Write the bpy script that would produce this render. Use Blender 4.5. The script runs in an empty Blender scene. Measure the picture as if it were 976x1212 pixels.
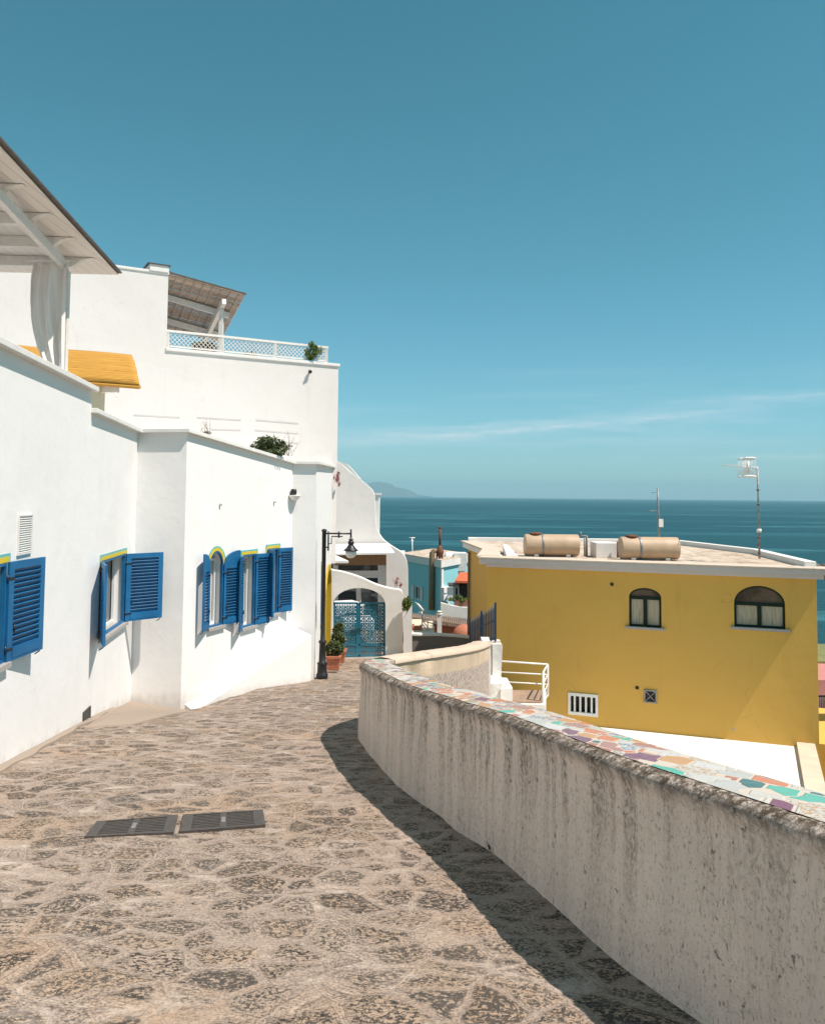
import bpy, bmesh, math, random
import numpy as np
from mathutils import Vector, Matrix, noise
R = math.radians
random.seed(7)
C = bpy.context.scene.collection
SC = bpy.context.scene

# ------------------------------------------------------------------ camera
F = 976.0; CX, CY = 488.0, 606.0; PITCH, ROLL, YP = 3.1, 0.54, 534.5
cam_d = bpy.data.cameras.new('camera'); cam = bpy.data.objects.new('camera', cam_d); C.objects.link(cam)
cam_d.sensor_fit = 'HORIZONTAL'; cam_d.sensor_width = 36; cam_d.lens = 36*F/976
cam_d.shift_y = -(CY-YP)/976; cam_d.clip_end = 120000; cam_d.clip_start = 0.05
CM = Matrix.Rotation(R(90+PITCH), 4, 'X') @ Matrix.Rotation(R(ROLL), 4, 'Z')
cam.matrix_world = CM; SC.camera = cam
CR = CM.to_3x3()
def G(px, py, Y):
    d = CR @ Vector(((px-CX)/F, -(py-YP)/F, -1)); return d*(Y/d.y)
SL = 0.13
def gz(x, y):
    z = -1.6-SL*y
    z -= .20*math.exp(-((x+3.7)**2/.9+(y-14.0)**2/1.6))
    return z
def GP(px, py, h=0):
    d = CR @ Vector(((px-CX)/F, -(py-YP)/F, -1))
    return d*((-1.6+h)/(d.z+SL*d.y))
def onw(px, A, B):
    """parameter along the segment A-B (plan) seen at pixel column px"""
    a = G(px, 589, 10); k = a.x/a.y
    return (k*A[1]-A[0])/((B[0]-A[0])-k*(B[1]-A[1]))

# ------------------------------------------------------------------ materials
def nt_of(name):
    m = bpy.data.materials.new(name); m.use_nodes = True; nt = m.node_tree
    b = nt.nodes['Principled BSDF']; return m, nt, b
class N:
    def __init__(s, nt): s.nt = nt
    def n(s, t, **kw):
        nd = s.nt.nodes.new(t)
        for k, v in kw.items(): setattr(nd, k, v)
        return nd
    def link(s, a, b): s.nt.links.new(a, b)
    def pos(s): return s.n('ShaderNodeNewGeometry').outputs['Position']
    def obj(s): return s.n('ShaderNodeTexCoord').outputs['Object']
    def uv(s): return s.n('ShaderNodeTexCoord').outputs['UV']
    def map(s, v, scale=(1,1,1), loc=(0,0,0), rot=(0,0,0)):
        m = s.n('ShaderNodeMapping'); m.inputs['Scale'].default_value = scale
        m.inputs['Location'].default_value = loc; m.inputs['Rotation'].default_value = rot
        s.link(v, m.inputs[0]); return m.outputs[0]
    def noise(s, v, sc, det=4, rough=.55, dist=0):
        t = s.n('ShaderNodeTexNoise'); t.inputs['Scale'].default_value = sc; t.inputs['Detail'].default_value = det
        t.inputs['Roughness'].default_value = rough; t.inputs['Distortion'].default_value = dist
        s.link(v, t.inputs['Vector']); return t.outputs[0]
    def noisec(s, v, sc, det=3):
        t = s.n('ShaderNodeTexNoise'); t.inputs['Scale'].default_value = sc; t.inputs['Detail'].default_value = det
        s.link(v, t.inputs['Vector']); return t.outputs[1]
    def vor(s, v, sc, feat='F1', out=0, rnd=1.0):
        t = s.n('ShaderNodeTexVoronoi'); t.feature = feat; t.inputs['Scale'].default_value = sc
        t.inputs['Randomness'].default_value = rnd
        s.link(v, t.inputs['Vector']); return t.outputs[out]
    def ramp(s, f, stops, interp='LINEAR'):
        r = s.n('ShaderNodeValToRGB'); r.color_ramp.interpolation = interp; e = r.color_ramp.elements
        while len(e) < len(stops): e.new(.5)
        for i, (p, c) in enumerate(stops):
            e[i].position = p; e[i].color = (c, c, c, 1) if isinstance(c, (int, float)) else (*c, 1)
        s.link(f, r.inputs[0]); return r.outputs[0]
    def mix(s, f, a, b, mode='MIX'):
        m = s.n('ShaderNodeMix'); m.data_type = 'RGBA'; m.blend_type = mode
        for sock, v in ((m.inputs[0], f), (m.inputs[6], a), (m.inputs[7], b)):
            if isinstance(v, (int, float)): sock.default_value = v if sock == m.inputs[0] else (v, v, v, 1)
            elif isinstance(v, tuple): sock.default_value = (*v, 1)
            else: s.link(v, sock)
        return m.outputs[2]
    def math(s, op, a, b=0.0, c=None):
        m = s.n('ShaderNodeMath'); m.operation = op
        for i, v in enumerate((a, b, c)):
            if v is None: continue
            if isinstance(v, (int, float)): m.inputs[i].default_value = v
            else: s.link(v, m.inputs[i])
        return m.outputs[0]
    def xyz(s, v):
        x = s.n('ShaderNodeSeparateXYZ'); s.link(v, x.inputs[0]); return x.outputs
    def vadd(s, a, b, sc=1.0):
        m = s.n('ShaderNodeVectorMath'); m.operation = 'MULTIPLY_ADD'
        s.link(b, m.inputs[0]); m.inputs[1].default_value = (sc, sc, sc); s.link(a, m.inputs[2]); return m.outputs[0]
    def bump(s, h, strength, dist, bsdf, prev=None):
        b = s.n('ShaderNodeBump'); b.inputs['Strength'].default_value = strength; b.inputs['Distance'].default_value = dist
        s.link(h, b.inputs['Height'])
        if prev: s.link(prev, b.inputs['Normal'])
        if bsdf: s.link(b.outputs[0], bsdf.inputs['Normal'])
        return b.outputs[0]

def mul(c, k): return tuple(min(1, x*k) for x in c)
def simple(name, col, rough=.6, var=.12, sc=6, bump=0, bsc=40, metal=0, spec=.5):
    m, nt, b = nt_of(name); n = N(nt); p = n.obj()
    f = n.noise(p, sc, 5, .6)
    n.link(n.mix(n.ramp(f, [(.3, 0), (.7, 1)]), mul(col, 1-var), mul(col, 1+var)), b.inputs['Base Color'])
    b.inputs['Roughness'].default_value = rough; b.inputs['Metallic'].default_value = metal
    b.inputs['Specular IOR Level'].default_value = spec
    if bump: n.bump(n.noise(p, bsc, 4, .6), .6, bump, b)
    return m
def plaster(name, col, stain=(.5, .45, .4), amt=.25, bump=.004, rough=.85, grime=0.0):
    m, nt, b = nt_of(name); n = N(nt); p = n.pos()
    big = n.noise(p, .6, 5, .6); fine = n.noise(p, 9, 6, .65)
    base = n.mix(n.ramp(big, [(.35, 0), (.7, 1)]), mul(col, .965), col)
    drip = n.noise(n.map(p, (2.2, 2.2, .35)), 1.6, 6, .65)
    base = n.mix(n.math('MULTIPLY', n.ramp(drip, [(.56, 0), (.78, 1)]), amt), base, stain)
    base = n.mix(n.math('MULTIPLY', n.ramp(n.noise(p, 26, 3, .7), [(.66, 0), (.76, 1)]), amt*.5), base, stain)
    rp = n.ramp(n.noise(n.map(p, (.5, .5, .9), (4, 7, 1)), 1.1, 2, .4, .4), [(.60, 0), (.612, .06)])
    base = n.mix(rp, base, stain)
    ck = n.vor(n.vadd(p, n.noisec(p, 2.5, 4), .5), .55, 'DISTANCE_TO_EDGE')
    ck = n.math('MULTIPLY', n.ramp(ck, [(.0, 1), (.0035, 0)]), n.ramp(n.noise(p, .9, 2), [(.54, 0), (.6, amt*1.1)]))
    base = n.mix(ck, base, mul(stain, .6))
    px_ = n.xyz(p); hg = n.math('ADD', n.math('MULTIPLY_ADD', px_[1], .13, 1.6), px_[2])
    gr_ = n.math('SUBTRACT', hg, n.math('MULTIPLY', n.noise(n.map(p, (1, 1, .6)), 3.5, 6, .75), .55))
    base = n.mix(n.math('MULTIPLY', n.ramp(gr_, [(-.30, 0), (-.22, 1), (-.10, .5), (.06, 0)]) if False else n.ramp(n.math('MULTIPLY_ADD', gr_, 1.0, .5), [(.16, 1), (.34, 0)]), grime), base, mul(stain, .8))
    n.link(base, b.inputs['Base Color'])
    b.inputs['Roughness'].default_value = rough; b.inputs['Specular IOR Level'].default_value = .2
    nb = n.bump(n.noise(p, 1.8, 3, .5), .5, bump*6, None)
    n.bump(fine, .7, bump, b, nb)
    return m
M = {}
M['white'] = plaster('white_limewash', (.80, .79, .775), (.58, .54, .49), .20, grime=.55)
M['edge'] = plaster('sunbleached_roof_edge', (.58, .49, .40), (.3, .22, .16), .6, .01)
M['white_bright'] = plaster('fresh_white_paint', (.80, .79, .775), (.6, .56, .5), .14, .003, grime=.45)
M['cap'] = simple('white_coping_paint', (.72, .70, .67), .7, .06, 5, .002, 30)
M['villa'] = plaster('old_white_limewash', (.80, .77, .74), (.5, .45, .4), .2)
M['upper'] = plaster('warm_white_limewash', (.70, .665, .64), (.5, .45, .4), .22)
M['cream'] = plaster('cream_plaster', (.62, .53, .38), (.4, .34, .26), .3)
M['yellow'] = plaster('yellow_ochre_render', (.66, .395, .092), (.44, .26, .08), .38, .003, .8)
M['yellow_side'] = M['yellow']
M['cornice'] = plaster('pale_grey_cornice_paint', (.55, .52, .50), (.3, .27, .24), .3)
M['teal_house'] = plaster('turquoise_render', (.27, .58, .62), (.3, .44, .45), .25)
M['terracotta_wall'] = plaster('terracotta_render', (.45, .17, .10), (.3, .13, .09), .3)
M['grey_wall'] = plaster('grey_cement_render', (.22, .205, .19), (.12, .11, .10), .5, .01)
M['concrete'] = plaster('street_apron_concrete', (.31, .25, .20), (.22, .19, .16), .5, .006)
def shutter_paint():
    m, nt, b = nt_of('sunfaded_blue_paint'); n = N(nt); p = n.pos()
    c = n.mix(n.ramp(n.noise(p, 2.4, 5, .6), [(.35, 0), (.7, 1)]), (.004, .095, .235), (.010, .145, .33))
    c = n.mix(n.ramp(n.noise(n.map(p, (1, 1, .35)), 38, 6, .75), [(.60, 0), (.72, .4)]), c, (.05, .22, .36))
    c = n.mix(n.ramp(n.noise(p, 60, 4, .8), [(.69, 0), (.73, .7)]), c, (.30, .33, .33))
    n.link(c, b.inputs['Base Color']); b.inputs['Roughness'].default_value = .48
    n.bump(n.noise(n.map(p, (1, 1, .3)), 60, 4), .4, .0012, b); return m
M['blue'] = shutter_paint()
M['blue_dark'] = simple('dark_blue_iron_paint', (.008, .030, .070), .45, .15, 9)
M['gate_blue'] = simple('teal_blue_iron_paint', (.010, .13, .20), .45, .2, 9)
M['paint_yellow'] = simple('yellow_trim_paint', (.62, .47, .03), .6, .1, 9)
M['paint_teal'] = simple('turquoise_trim_paint', (.12, .42, .42), .6, .1, 9)
M['olive_paint'] = simple('mustard_door_paint', (.42, .29, .015), .55, .12, 4)
M['black'] = simple('black_iron', (.012, .012, .014), .42, .2, 20)
M['dark_iron'] = simple('weathered_cast_iron', (.065, .055, .048), .6, .35, 30, .001, 90)
M['white_metal'] = simple('white_painted_metal', (.78, .76, .73), .45, .06, 20)
M['white_wood'] = simple('white_painted_wood', (.74, .70, .66), .6, .08, 12)
M['frame_white'] = simple('white_window_frame', (.75, .75, .74), .4, .04, 10)
M['green_frame'] = simple('dark_green_frame_paint', (.003, .016, .009), .5, .2, 10, spec=.25)
M['dark_fill'] = simple('dark_opening_fill', (.03, .027, .024), .9, .3, 5)  # near-black: shade inside openings put into the colour, also a dark house front
M['sill'] = simple('grey_stone_sill', (.36, .34, .32), .6, .12, 18, .001, 60)
M['terracotta'] = simple('terracotta_clay', (.42, .15, .085), .75, .18, 14, .002, 60)
M['rust'] = simple('rusted_steel', (.16, .055, .025), .8, .4, 14, .003, 50)
M['tan_duct'] = simple('tan_flue_duct', (.24, .165, .09), .7, .25, 6)
M['tank'] = simple('beige_tank_shell', (.45, .32, .21), .55, .10, 4, .002, 12)
M['tank_white'] = simple('white_tank_shell', (.74, .74, .73), .5, .12, 4)
M['galv'] = simple('galvanised_pole', (.25, .25, .25), .5, .45, 14, 0, 40, .4)
M['cloth'] = simple('white_tablecloth', (.75, .76, .8), .85, .03, 3)
M['rock'] = simple('hillside_soil', (.16, .14, .08), .9, .4, .4, .2, 2)
M['island'] = simple('distant_island_rock', (.06, .07, .05), .95, .3, .002)
M['lamp_glass'] = simple('frosted_lamp_glass', (.72, .72, .68), .25, .03, 6)
M['wire'] = simple('training_wire', (.35, .32, .3), .5, .1, 10)
M['tyl'] = simple('pink_wall_render', (.5, .2, .17), .8, .1, 4)
M['red'] = simple('red_geranium_petals', (.35, .03, .02), .7, .4, 40)

def glassy(name, col, rough=.06):
    m, nt, b = nt_of(name); n = N(nt)
    b.inputs['Base Color'].default_value = (*col, 1); b.inputs['Roughness'].default_value = rough
    n.bump(n.noise(n.obj(), 3, 2, .4), .3, .004, b); b.inputs['Specular IOR Level'].default_value = .6
    return m
M['glass'] = glassy('dark_window_glass', (.03, .04, .045))
def curtain_glass():
    m, nt, b = nt_of('glass_over_net_curtain'); n = N(nt); p = n.obj()
    w = n.noise(n.map(p, (14, 14, .8)), 2.2, 3, .5, .3)
    x = n.xyz(p)
    col = n.ramp(w, [(.3, (.26, .21, .14)), (.5, (.48, .42, .31)), (.62, (.32, .27, .19)), (.75, (.56, .50, .38))])
    n.link(col, b.inputs['Base Color']); b.inputs['Roughness'].default_value = .3
    b.inputs['Coat Weight'].default_value = .6; b.inputs['Coat Roughness'].default_value = .03
    return m
M['curtain_glass'] = curtain_glass()
M['fan'] = simple('fanlight_glass_dim_room_brown', (.11, .075, .05), .08, .6, 2.5)  # brown mottling paints the dim room behind into the glass colour
M['net'] = simple('white_net_curtain_behind_glass', (.55, .54, .52), .3, .15, 5)
def fabric():
    m, nt, b = nt_of('grey_linen_curtain'); n = N(nt); p = n.obj()
    f = n.noise(p, 3, 5, .6)
    n.link(n.mix(f, (.70, .65, .61), (.82, .78, .74)), b.inputs['Base Color']); b.inputs['Roughness'].default_value = .95
    n.bump(n.noise(n.map(p, (1, 1, .2)), 30, 4), .5, .003, b)
    return m
M['fabric'] = fabric()
def cane(name, a, bb, axis=0, sc=60, gap=None):
    """split cane / reed: thin rods side by side"""
    m, nt, b = nt_of(name); n = N(nt); u = n.uv()
    s = (1.2, sc, 1) if axis == 0 else (sc, 1.2, 1)
    f = n.noise(n.map(u, s), 1.0, 3, .6)
    w = n.n('ShaderNodeTexWave'); w.bands_direction = 'Y' if axis == 0 else 'X'; w.inputs['Scale'].default_value = sc/6.28*1.1
    w.inputs['Distortion'].default_value = .8; w.inputs['Detail'].default_value = 2; n.link(u, w.inputs[0])
    c = n.mix(n.ramp(f, [(.3, 0), (.7, 1)]), a, bb)
    c = n.mix(n.ramp(n.noise(n.map(u, (s[0]*2, s[1]*.3, 1)), 1.0, 4, .7), [(.6, 0), (.7, .55)]), c, mul(a, .45))
    n.link(c, b.inputs['Base Color']); b.inputs['Roughness'].default_value = .8
    n.bump(w.outputs[1], .8, .01, b)
    return m
M['reed_orange'] = cane('orange_split_cane', (.36, .16, .02), (.70, .37, .06), 0, 45)
M['cane_brown'] = cane('brown_bamboo_blind', (.20, .10, .04), (.38, .20, .09), 1, 60)
M['reed_grey'] = simple('weathered_reed_batten', (.44, .34, .27), .85, .3, 25)
def boards():
    m, nt, b = nt_of('white_painted_boards'); n = N(nt); u = n.uv()
    x = n.xyz(u)
    fr = n.math('FRACT', n.math('MULTIPLY', x[0], 7.0))
    line = n.ramp(fr, [(0, 0), (.05, 1)])
    f = n.noise(n.map(u, (14, 1.0, 1)), 1.2, 5, .6)
    c = n.mix(f, (.66, .59, .54), (.84, .78, .73))
    c = n.mix(line, (.22, .18, .15), c)
    n.link(c, b.inputs['Base Color']); b.inputs['Roughness'].default_value = .7
    n.bump(line, .6, .008, b); return m
M['boards'] = boards()

def cobbles():
    m, nt, b = nt_of('old_lava_stone_paving'); n = N(nt); p = n.pos()
    p2 = n.vadd(p, n.noisec(p, 2.2, 3), .20)
    p3 = n.vadd(p2, n.noisec(p, 9, 4), .045)
    pm = n.map(p3, (1, 1.2, .001), (0, 0, 0), (0, 0, R(12)))
    SCV = 3.45
    edge = n.vor(pm, SCV, 'DISTANCE_TO_EDGE', 0, .85)
    cell = n.vor(pm, SCV, 'F1', 1, .85)
    cx = n.xyz(cell); cv, cv2, cv3 = cx[0], cx[1], cx[2]
    wash = n.noise(p, 1.3, 4, .6)
    e2 = n.math('ADD', edge, n.math('MULTIPLY', n.math('SUBTRACT', n.noise(p, 9, 7, .74), .5), .29))
    e2 = n.math('SUBTRACT', e2, n.math('MULTIPLY', n.math('SUBTRACT', wash, .455), .34))
    stone = n.ramp(e2, [(.072, 0), (.108, 1)])
    # small ragged pits of the lava face
    fl = n.noise(n.map(p3, (1.0, 1.25, 1), (3, 1, 0), (0, 0, R(18))), 44, 5, .64, .6)
    thr = n.math('MULTIPLY_ADD', cv2, .075, .465)
    fleck = n.ramp(n.math('SUBTRACT', thr, fl), [(0, 0), (.022, 1)])
    tan = n.mix(n.noise(p, 5, 6, .7), (.29, .205, .145), (.53, .395, .285))
    mort = n.mix(n.noise(n.map(p, (1, 1.4, 1)), 5.5, 8, .78), (.285, .215, .17), (.56, .45, .37))
    ochre = n.ramp(n.noise(n.map(p, (1, 1, 1), (7, 3, 0)), .8, 5, .65), [(.5, 0), (.66, .6)])
    mort = n.mix(ochre, mort, (.47, .31, .19)); tan = n.mix(ochre, tan, (.42, .28, .175))
    tan = n.mix(n.math('MULTIPLY', cv3, .40), tan, (.40, .35, .305))
    dark = n.mix(cv, (.030, .027, .025), (.095, .082, .070))
    face = n.mix(fleck, tan, dark)
    col = n.mix(stone, mort, face)
    f2 = n.noise(n.map(p, (1, 1.3, 1), (9, 2, 1), (0, 0, R(-10))), 60, 5, .65)
    pat = n.ramp(n.noise(p, 2.3, 4, .6), [(.40, 0), (.6, 1)])
    col = n.mix(n.math('MULTIPLY', n.ramp(f2, [(.46, .95), (.485, 0)]), n.math('MULTIPLY_ADD', pat, .6, .32)), col, (.105, .088, .075))
    # trowelled seams: a dark groove with a pale raised edge, broken up along its length
    jn = n.math('ADD', edge, n.math('MULTIPLY', n.math('SUBTRACT', n.noise(p, 14, 3), .5), .02))
    jm = n.ramp(n.noise(p, 2.3, 3, .5), [(.42, 0), (.50, 1)])
    jl = n.math('MULTIPLY', n.ramp(n.math('ABSOLUTE', n.math('SUBTRACT', jn, .050)), [(.002, 1), (.011, 0)]), jm)
    hl = n.math('MULTIPLY', n.ramp(n.math('ABSOLUTE', n.math('SUBTRACT', jn, .030)), [(.002, 1), (.012, 0)]), jm)
    col = n.mix(n.math('MULTIPLY', hl, .45), col, (.56, .45, .35))
    col = n.mix(n.math('MULTIPLY', jl, .6), col, (.15, .115, .09))
    fl2 = n.noise(p, 130, 3, .7)
    col = n.mix(n.ramp(fl2, [(.36, .5), (.45, 0)]), col, (.14, .115, .095))
    sm = n.ramp(n.noise(n.map(p, (.8, 1.3, 1), (1, 8, 0), (0, 0, R(10))), 2.6, 8, .75), [(.53, 0), (.66, .8)])
    col = n.mix(n.math('MULTIPLY', sm, n.math('SUBTRACT', 1.0, n.math('MULTIPLY', stone, .5))), col, (.58, .49, .42))
    n.link(col, b.inputs['Base Color']); b.inputs['Roughness'].default_value = .82; b.inputs['Specular IOR Level'].default_value = .25
    hb = n.bump(n.ramp(e2, [(.0, 0), (.2, 1)]), .8, .018, None)
    hb = n.bump(n.math('SUBTRACT', 1.0, fleck), .8, .008, None, hb)
    n.bump(n.noise(p, 40, 6, .75), .9, .008, b, hb)
    return m
M['cobbles'] = cobbles()

def parapet_mat():
    m, nt, b = nt_of('weathered_lime_render'); n = N(nt); u = n.uv(); x = n.xyz(u)   # u = metres along, v = metres below the lip
    us = n.map(u, (1, 1, 1))
    base = n.mix(n.noise(us, 2.6, 7, .7), (.74, .62, .54), (.90, .79, .70))
    base = n.mix(n.ramp(n.noise(n.map(u, (1, .6, 1)), 1.1, 4, .6), [(.42, 0), (.65, .35)]), base, (.60, .54, .49))
    # vertical drip streaks fading downwards, strongest on the far half
    st = n.noise(n.map(u, (4.2, .07, 1)), 1.0, 4, .6, .0)
    st2 = n.noise(n.map(u, (13, .9, 1), (4, 0, 0)), 1.0, 6, .75, .3)
    far = n.ramp(x[0], [(2.0, 0), (5.0, 1)]) if False else n.math('MULTIPLY_ADD', n.ramp(n.math('MULTIPLY', x[0], .1), [(.25, 0), (.5, 1)]), .62, .30)
    fade = n.ramp(n.math('ADD', x[1], n.math('MULTIPLY', n.noise(n.map(u, (5, .01, 1), (9, 0, 0)), 1.0, 3), .9)), [(.6, 1), (1.6, .3)])
    sv = n.math('ADD', n.math('MULTIPLY', st, .6), n.math('MULTIPLY', st2, .4))
    s = n.math('MULTIPLY', n.math('MULTIPLY', n.ramp(sv, [(.47, 0), (.54, 1)]), fade), far)
    spk = n.noise(n.map(n.pos(), (1.0, 1.0, .7)), 42, 6, .8)
    s2 = n.math('MULTIPLY', s, n.ramp(spk, [(.44, 1), (.55, .18)]))
    col = n.mix(s2, base, (.115, .088, .068))
    # rain-blackened lip and mouldy foot
    lip = n.math('SUBTRACT', n.math('ADD', .125, n.math('MULTIPLY', n.noise(n.map(u, (1, .4, 1)), 7, 6, .7), .16)), x[1])
    pw = n.pos(); lipm = n.math('MULTIPLY', n.ramp(lip, [(.10, 0), (.2, 1)]), n.ramp(n.noise(pw, 19, 8, .85), [(.48, 1), (.60, .1)]))
    col = n.mix(lipm, col, (.10, .075, .052))
    foot = n.math('ADD', x[1], n.math('MULTIPLY', n.noise(n.map(u, (1.6, 1, 1)), 2.2, 6, .75), .45))
    fm = n.math('MULTIPLY', n.ramp(n.math('ADD', foot, n.math('MULTIPLY', n.noise(n.map(u, (.9, .01, 1), (6, 0, 0)), 1.0, 2), .25)), [(1.0, 0), (1.32, .95)]), n.ramp(n.noise(n.map(u, (1, .5, 1)), 13, 6, .8), [(.38, 1), (.62, .2)]))
    col = n.mix(fm, col, (.085, .075, .058))
    # pits and chips
    pit = n.noise(n.map(pw, (1.0, 1.0, .8)), 26, 5, .7, .3)
    pm = n.ramp(pit, [(.31, 1), (.37, 0)])
    col = n.mix(n.math('MULTIPLY', pm, .7), col, (.20, .15, .115))
    chip = n.noise(n.map(pw, (1.0, 1.0, .7), (7, 2, 5)), 9, 6, .62, .2)
    col = n.mix(n.ramp(chip, [(.27, .95), (.30, 0)]), col, (.075, .06, .045))
    pit2 = n.noise(n.map(pw, (1.0, 1.0, .6), (3, 3, 3)), 70, 4, .7)
    pm2 = n.ramp(pit2, [(.385, .55), (.43, 0)])
    col = n.mix(pm2, col, (.27, .21, .165))
    n.link(col, b.inputs['Base Color']); b.inputs['Roughness'].default_value = .92; b.inputs['Specular IOR Level'].default_value = .15
    h1 = n.bump(n.noise(pw, 12, 6, .7), .8, .02, None)
    h1 = n.bump(pm, -.9, .012, None, h1) if False else h1
    h2 = n.bump(n.noise(pw, 50, 5, .75), .9, .009, None, h1)
    n.bump(n.math('SUBTRACT', 1.0, pm), .9, .008, b, h2)
    return m
M['parapet'] = parapet_mat()
def banded_render():
    m, nt, b = nt_of('rough_two_tone_render'); n = N(nt); p = n.pos(); u = n.uv(); x = n.xyz(u)
    v = n.noise(p, 24, 6, .8)
    col = n.mix(n.ramp(v, [(.36, 0), (.56, 1)]), (.16, .125, .105), (.52, .42, .36))
    cream = n.mix(n.noise(n.map(u, (6, .8, 1)), 1.0, 5, .7), (.42, .30, .20), (.70, .56, .42))
    e = n.math('ADD', x[1], n.math('MULTIPLY', n.noise(u, 5, 5, .7), .14))
    col = n.mix(n.ramp(e, [(.36, 0), (.40, 1)]), cream, col)  # cream above a ragged line, darker mottled grey-brown below it
    n.link(col, b.inputs['Base Color']); b.inputs['Roughness'].default_value = .95
    n.bump(v, .9, .02, b); return m
M['banded_render'] = banded_render()
def mosaic():
    m, nt, b = nt_of('broken_tile_mosaic'); n = N(nt); u = n.uv()
    uw = n.vadd(u, n.noisec(u, 2.0, 2), .06)
    um = n.map(uw, (3.4, 6.2, 1), (0, 0, 0), (0, 0, R(24)))
    def vset(sc, rnd):
        t = n.n('ShaderNodeTexVoronoi'); t.feature = 'F1'; t.distance = 'CHEBYCHEV'; t.inputs['Scale'].default_value = sc
        t.inputs['Randomness'].default_value = rnd; n.link(um, t.inputs['Vector'])
        t2 = n.n('ShaderNodeTexVoronoi'); t2.feature = 'F2'; t2.distance = 'CHEBYCHEV'; t2.inputs['Scale'].default_value = sc
        t2.inputs['Randomness'].default_value = rnd; n.link(um, t2.inputs['Vector'])
        return n.math('SUBTRACT', t2.outputs[0], t.outputs[0]), n.xyz(t.outputs[1])
    e, c = vset(1.6, .9)
    pal = [(0, (.60, .56, .50)), (.10, (.07, .42, .30)), (.19, (.66, .62, .60)), (.27, (.46, .12, .055)), (.36, (.20, .03, .08)),
           (.45, (.60, .27, .06)), (.53, (.52, .50, .46)), (.60, (.64, .17, .035)), (.68, (.70, .66, .60)),
           (.75, (.02, .11, .10)), (.81, (.40, .19, .15)), (.89, (.44, .17, .12)), (.94, (.42, .26, .10))]
    col = n.ramp(c[0], pal, 'CONSTANT')
    pt = n.ramp(n.noise(u, 40, 2, .5, 1.6), [(.49, 0), (.52, 1)], 'CONSTANT')
    pc = n.ramp(c[1], [(0, (.50, .27, .10)), (.35, (.20, .09, .14)), (.6, (.12, .18, .34)), (.8, (.45, .4, .2))], 'CONSTANT')
    pat = n.mix(pt, (.60, .55, .48), pc)
    col = n.mix(n.ramp(c[2], [(0, 0), (.80, 1)], 'CONSTANT'), col, pat)
    col = n.mix(n.math('MULTIPLY', n.noise(u, 12, 6, .7), .22), col, (.50, .44, .38))
    dirt = n.ramp(n.noise(u, 24, 6, .75), [(.55, 0), (.68, .65)])
    col = n.mix(dirt, col, (.3, .25, .2))
    g = n.ramp(e, [(.035, 0), (.06, 1)])
    col = n.mix(g, (.52, .46, .39), col)
    n.link(col, b.inputs['Base Color'])
    n.link(n.ramp(g, [(0, .9), (1, .22)]), b.inputs['Roughness'])
    h = n.bump(g, .8, .004, None); n.bump(n.noise(u, 18, 3, .5), .35, .004, b, h); return m
M['mosaic'] = mosaic()
def rooftop():
    m, nt, b = nt_of('sunbleached_roof_screed'); n = N(nt); p = n.pos()
    c = n.mix(n.ramp(n.noise(n.map(p, (1.4, .5, 1)), 2.2, 7, .75), [(.36, 0), (.62, 1)]), (.34, .24, .165), (.62, .52, .42))
    c = n.mix(n.ramp(n.noise(p, 7, 5, .75), [(.55, 0), (.68, .6)]), c, (.24, .16, .11))
    n.link(c, b.inputs['Base Color']); b.inputs['Roughness'].default_value = .9
    n.bump(n.noise(p, 9, 5, .6), .6, .02, b); return m
M['rooftop'] = rooftop()
def rooftiles():
    m, nt, b = nt_of('old_clay_roof_tiles'); n = N(nt); p = n.pos()
    c = n.mix(n.ramp(n.noise(n.map(p, (1, 1, 1)), 5, 5, .75), [(.36, 0), (.62, 1)]), (.13, .085, .065), (.36, .27, .21))
    n.link(c, b.inputs['Base Color']); b.inputs['Roughness'].default_value = .9
    return m
M['rooftiles'] = rooftiles()
M['orange_tiles'] = simple('orange_clay_tiles', (.55, .13, .05), .8, .2, 4)
def foliage(name, a, bb):
    m, nt, b = nt_of(name); n = N(nt); p = n.pos()
    c = n.ramp(n.noise(p, 23, 4, .7), [(.3, a), (.7, bb)])
    n.link(c, b.inputs['Base Color']); b.inputs['Roughness'].default_value = .6
    b.inputs['Transmission Weight'].default_value = 0
    return m
M['leaf'] = foliage('green_leaves', (.022, .04, .010), (.10, .13, .030))
M['leaf_bright'] = foliage('bright_green_leaves', (.05, .10, .012), (.17, .22, .04))
M['dry'] = foliage('dry_twigs', (.14, .09, .05), (.30, .21, .13))
M['pink'] = foliage('pink_blossom', (.30, .10, .12), (.55, .28, .30))
def sea_mat():
    m, nt, b = nt_of('sea_water'); n = N(nt); p = n.pos()
    a = n.noise(n.map(p, (.0016, .010, 1), (2, 0, 0), (0, 0, R(-3))), 1.0, 6, .62, .4)
    w = n.noise(n.map(p, (.05, .16, 1)), 1.0, 5, .6)
    w2 = n.noise(n.map(p, (.3, .8, 1)), 1.0, 4, .6)
    slick = n.ramp(a, [(.54, 0), (.57, 1), (.61, .2)])
    col = n.mix(n.noise(n.map(p, (.0005, .002, 1)), 1.0, 3), (.003, .048, .060), (.007, .068, .082))
    col = n.mix(n.math('MULTIPLY', slick, .55), col, (.07, .24, .27))
    col = n.mix(n.math('MULTIPLY', n.ramp(w, [(.42, 1), (.62, 0)]), .35), col, (.006, .042, .058))
    n.link(col, b.inputs['Base Color']); b.inputs['Roughness'].default_value = .42
    b.inputs['IOR'].default_value = 1.33; b.inputs['Specular IOR Level'].default_value = .30
    h = n.bump(w, 1.0, 2.0, None); n.bump(w2, 1.0, .8, b, h)
    return m
M['sea'] = sea_mat()

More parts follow.
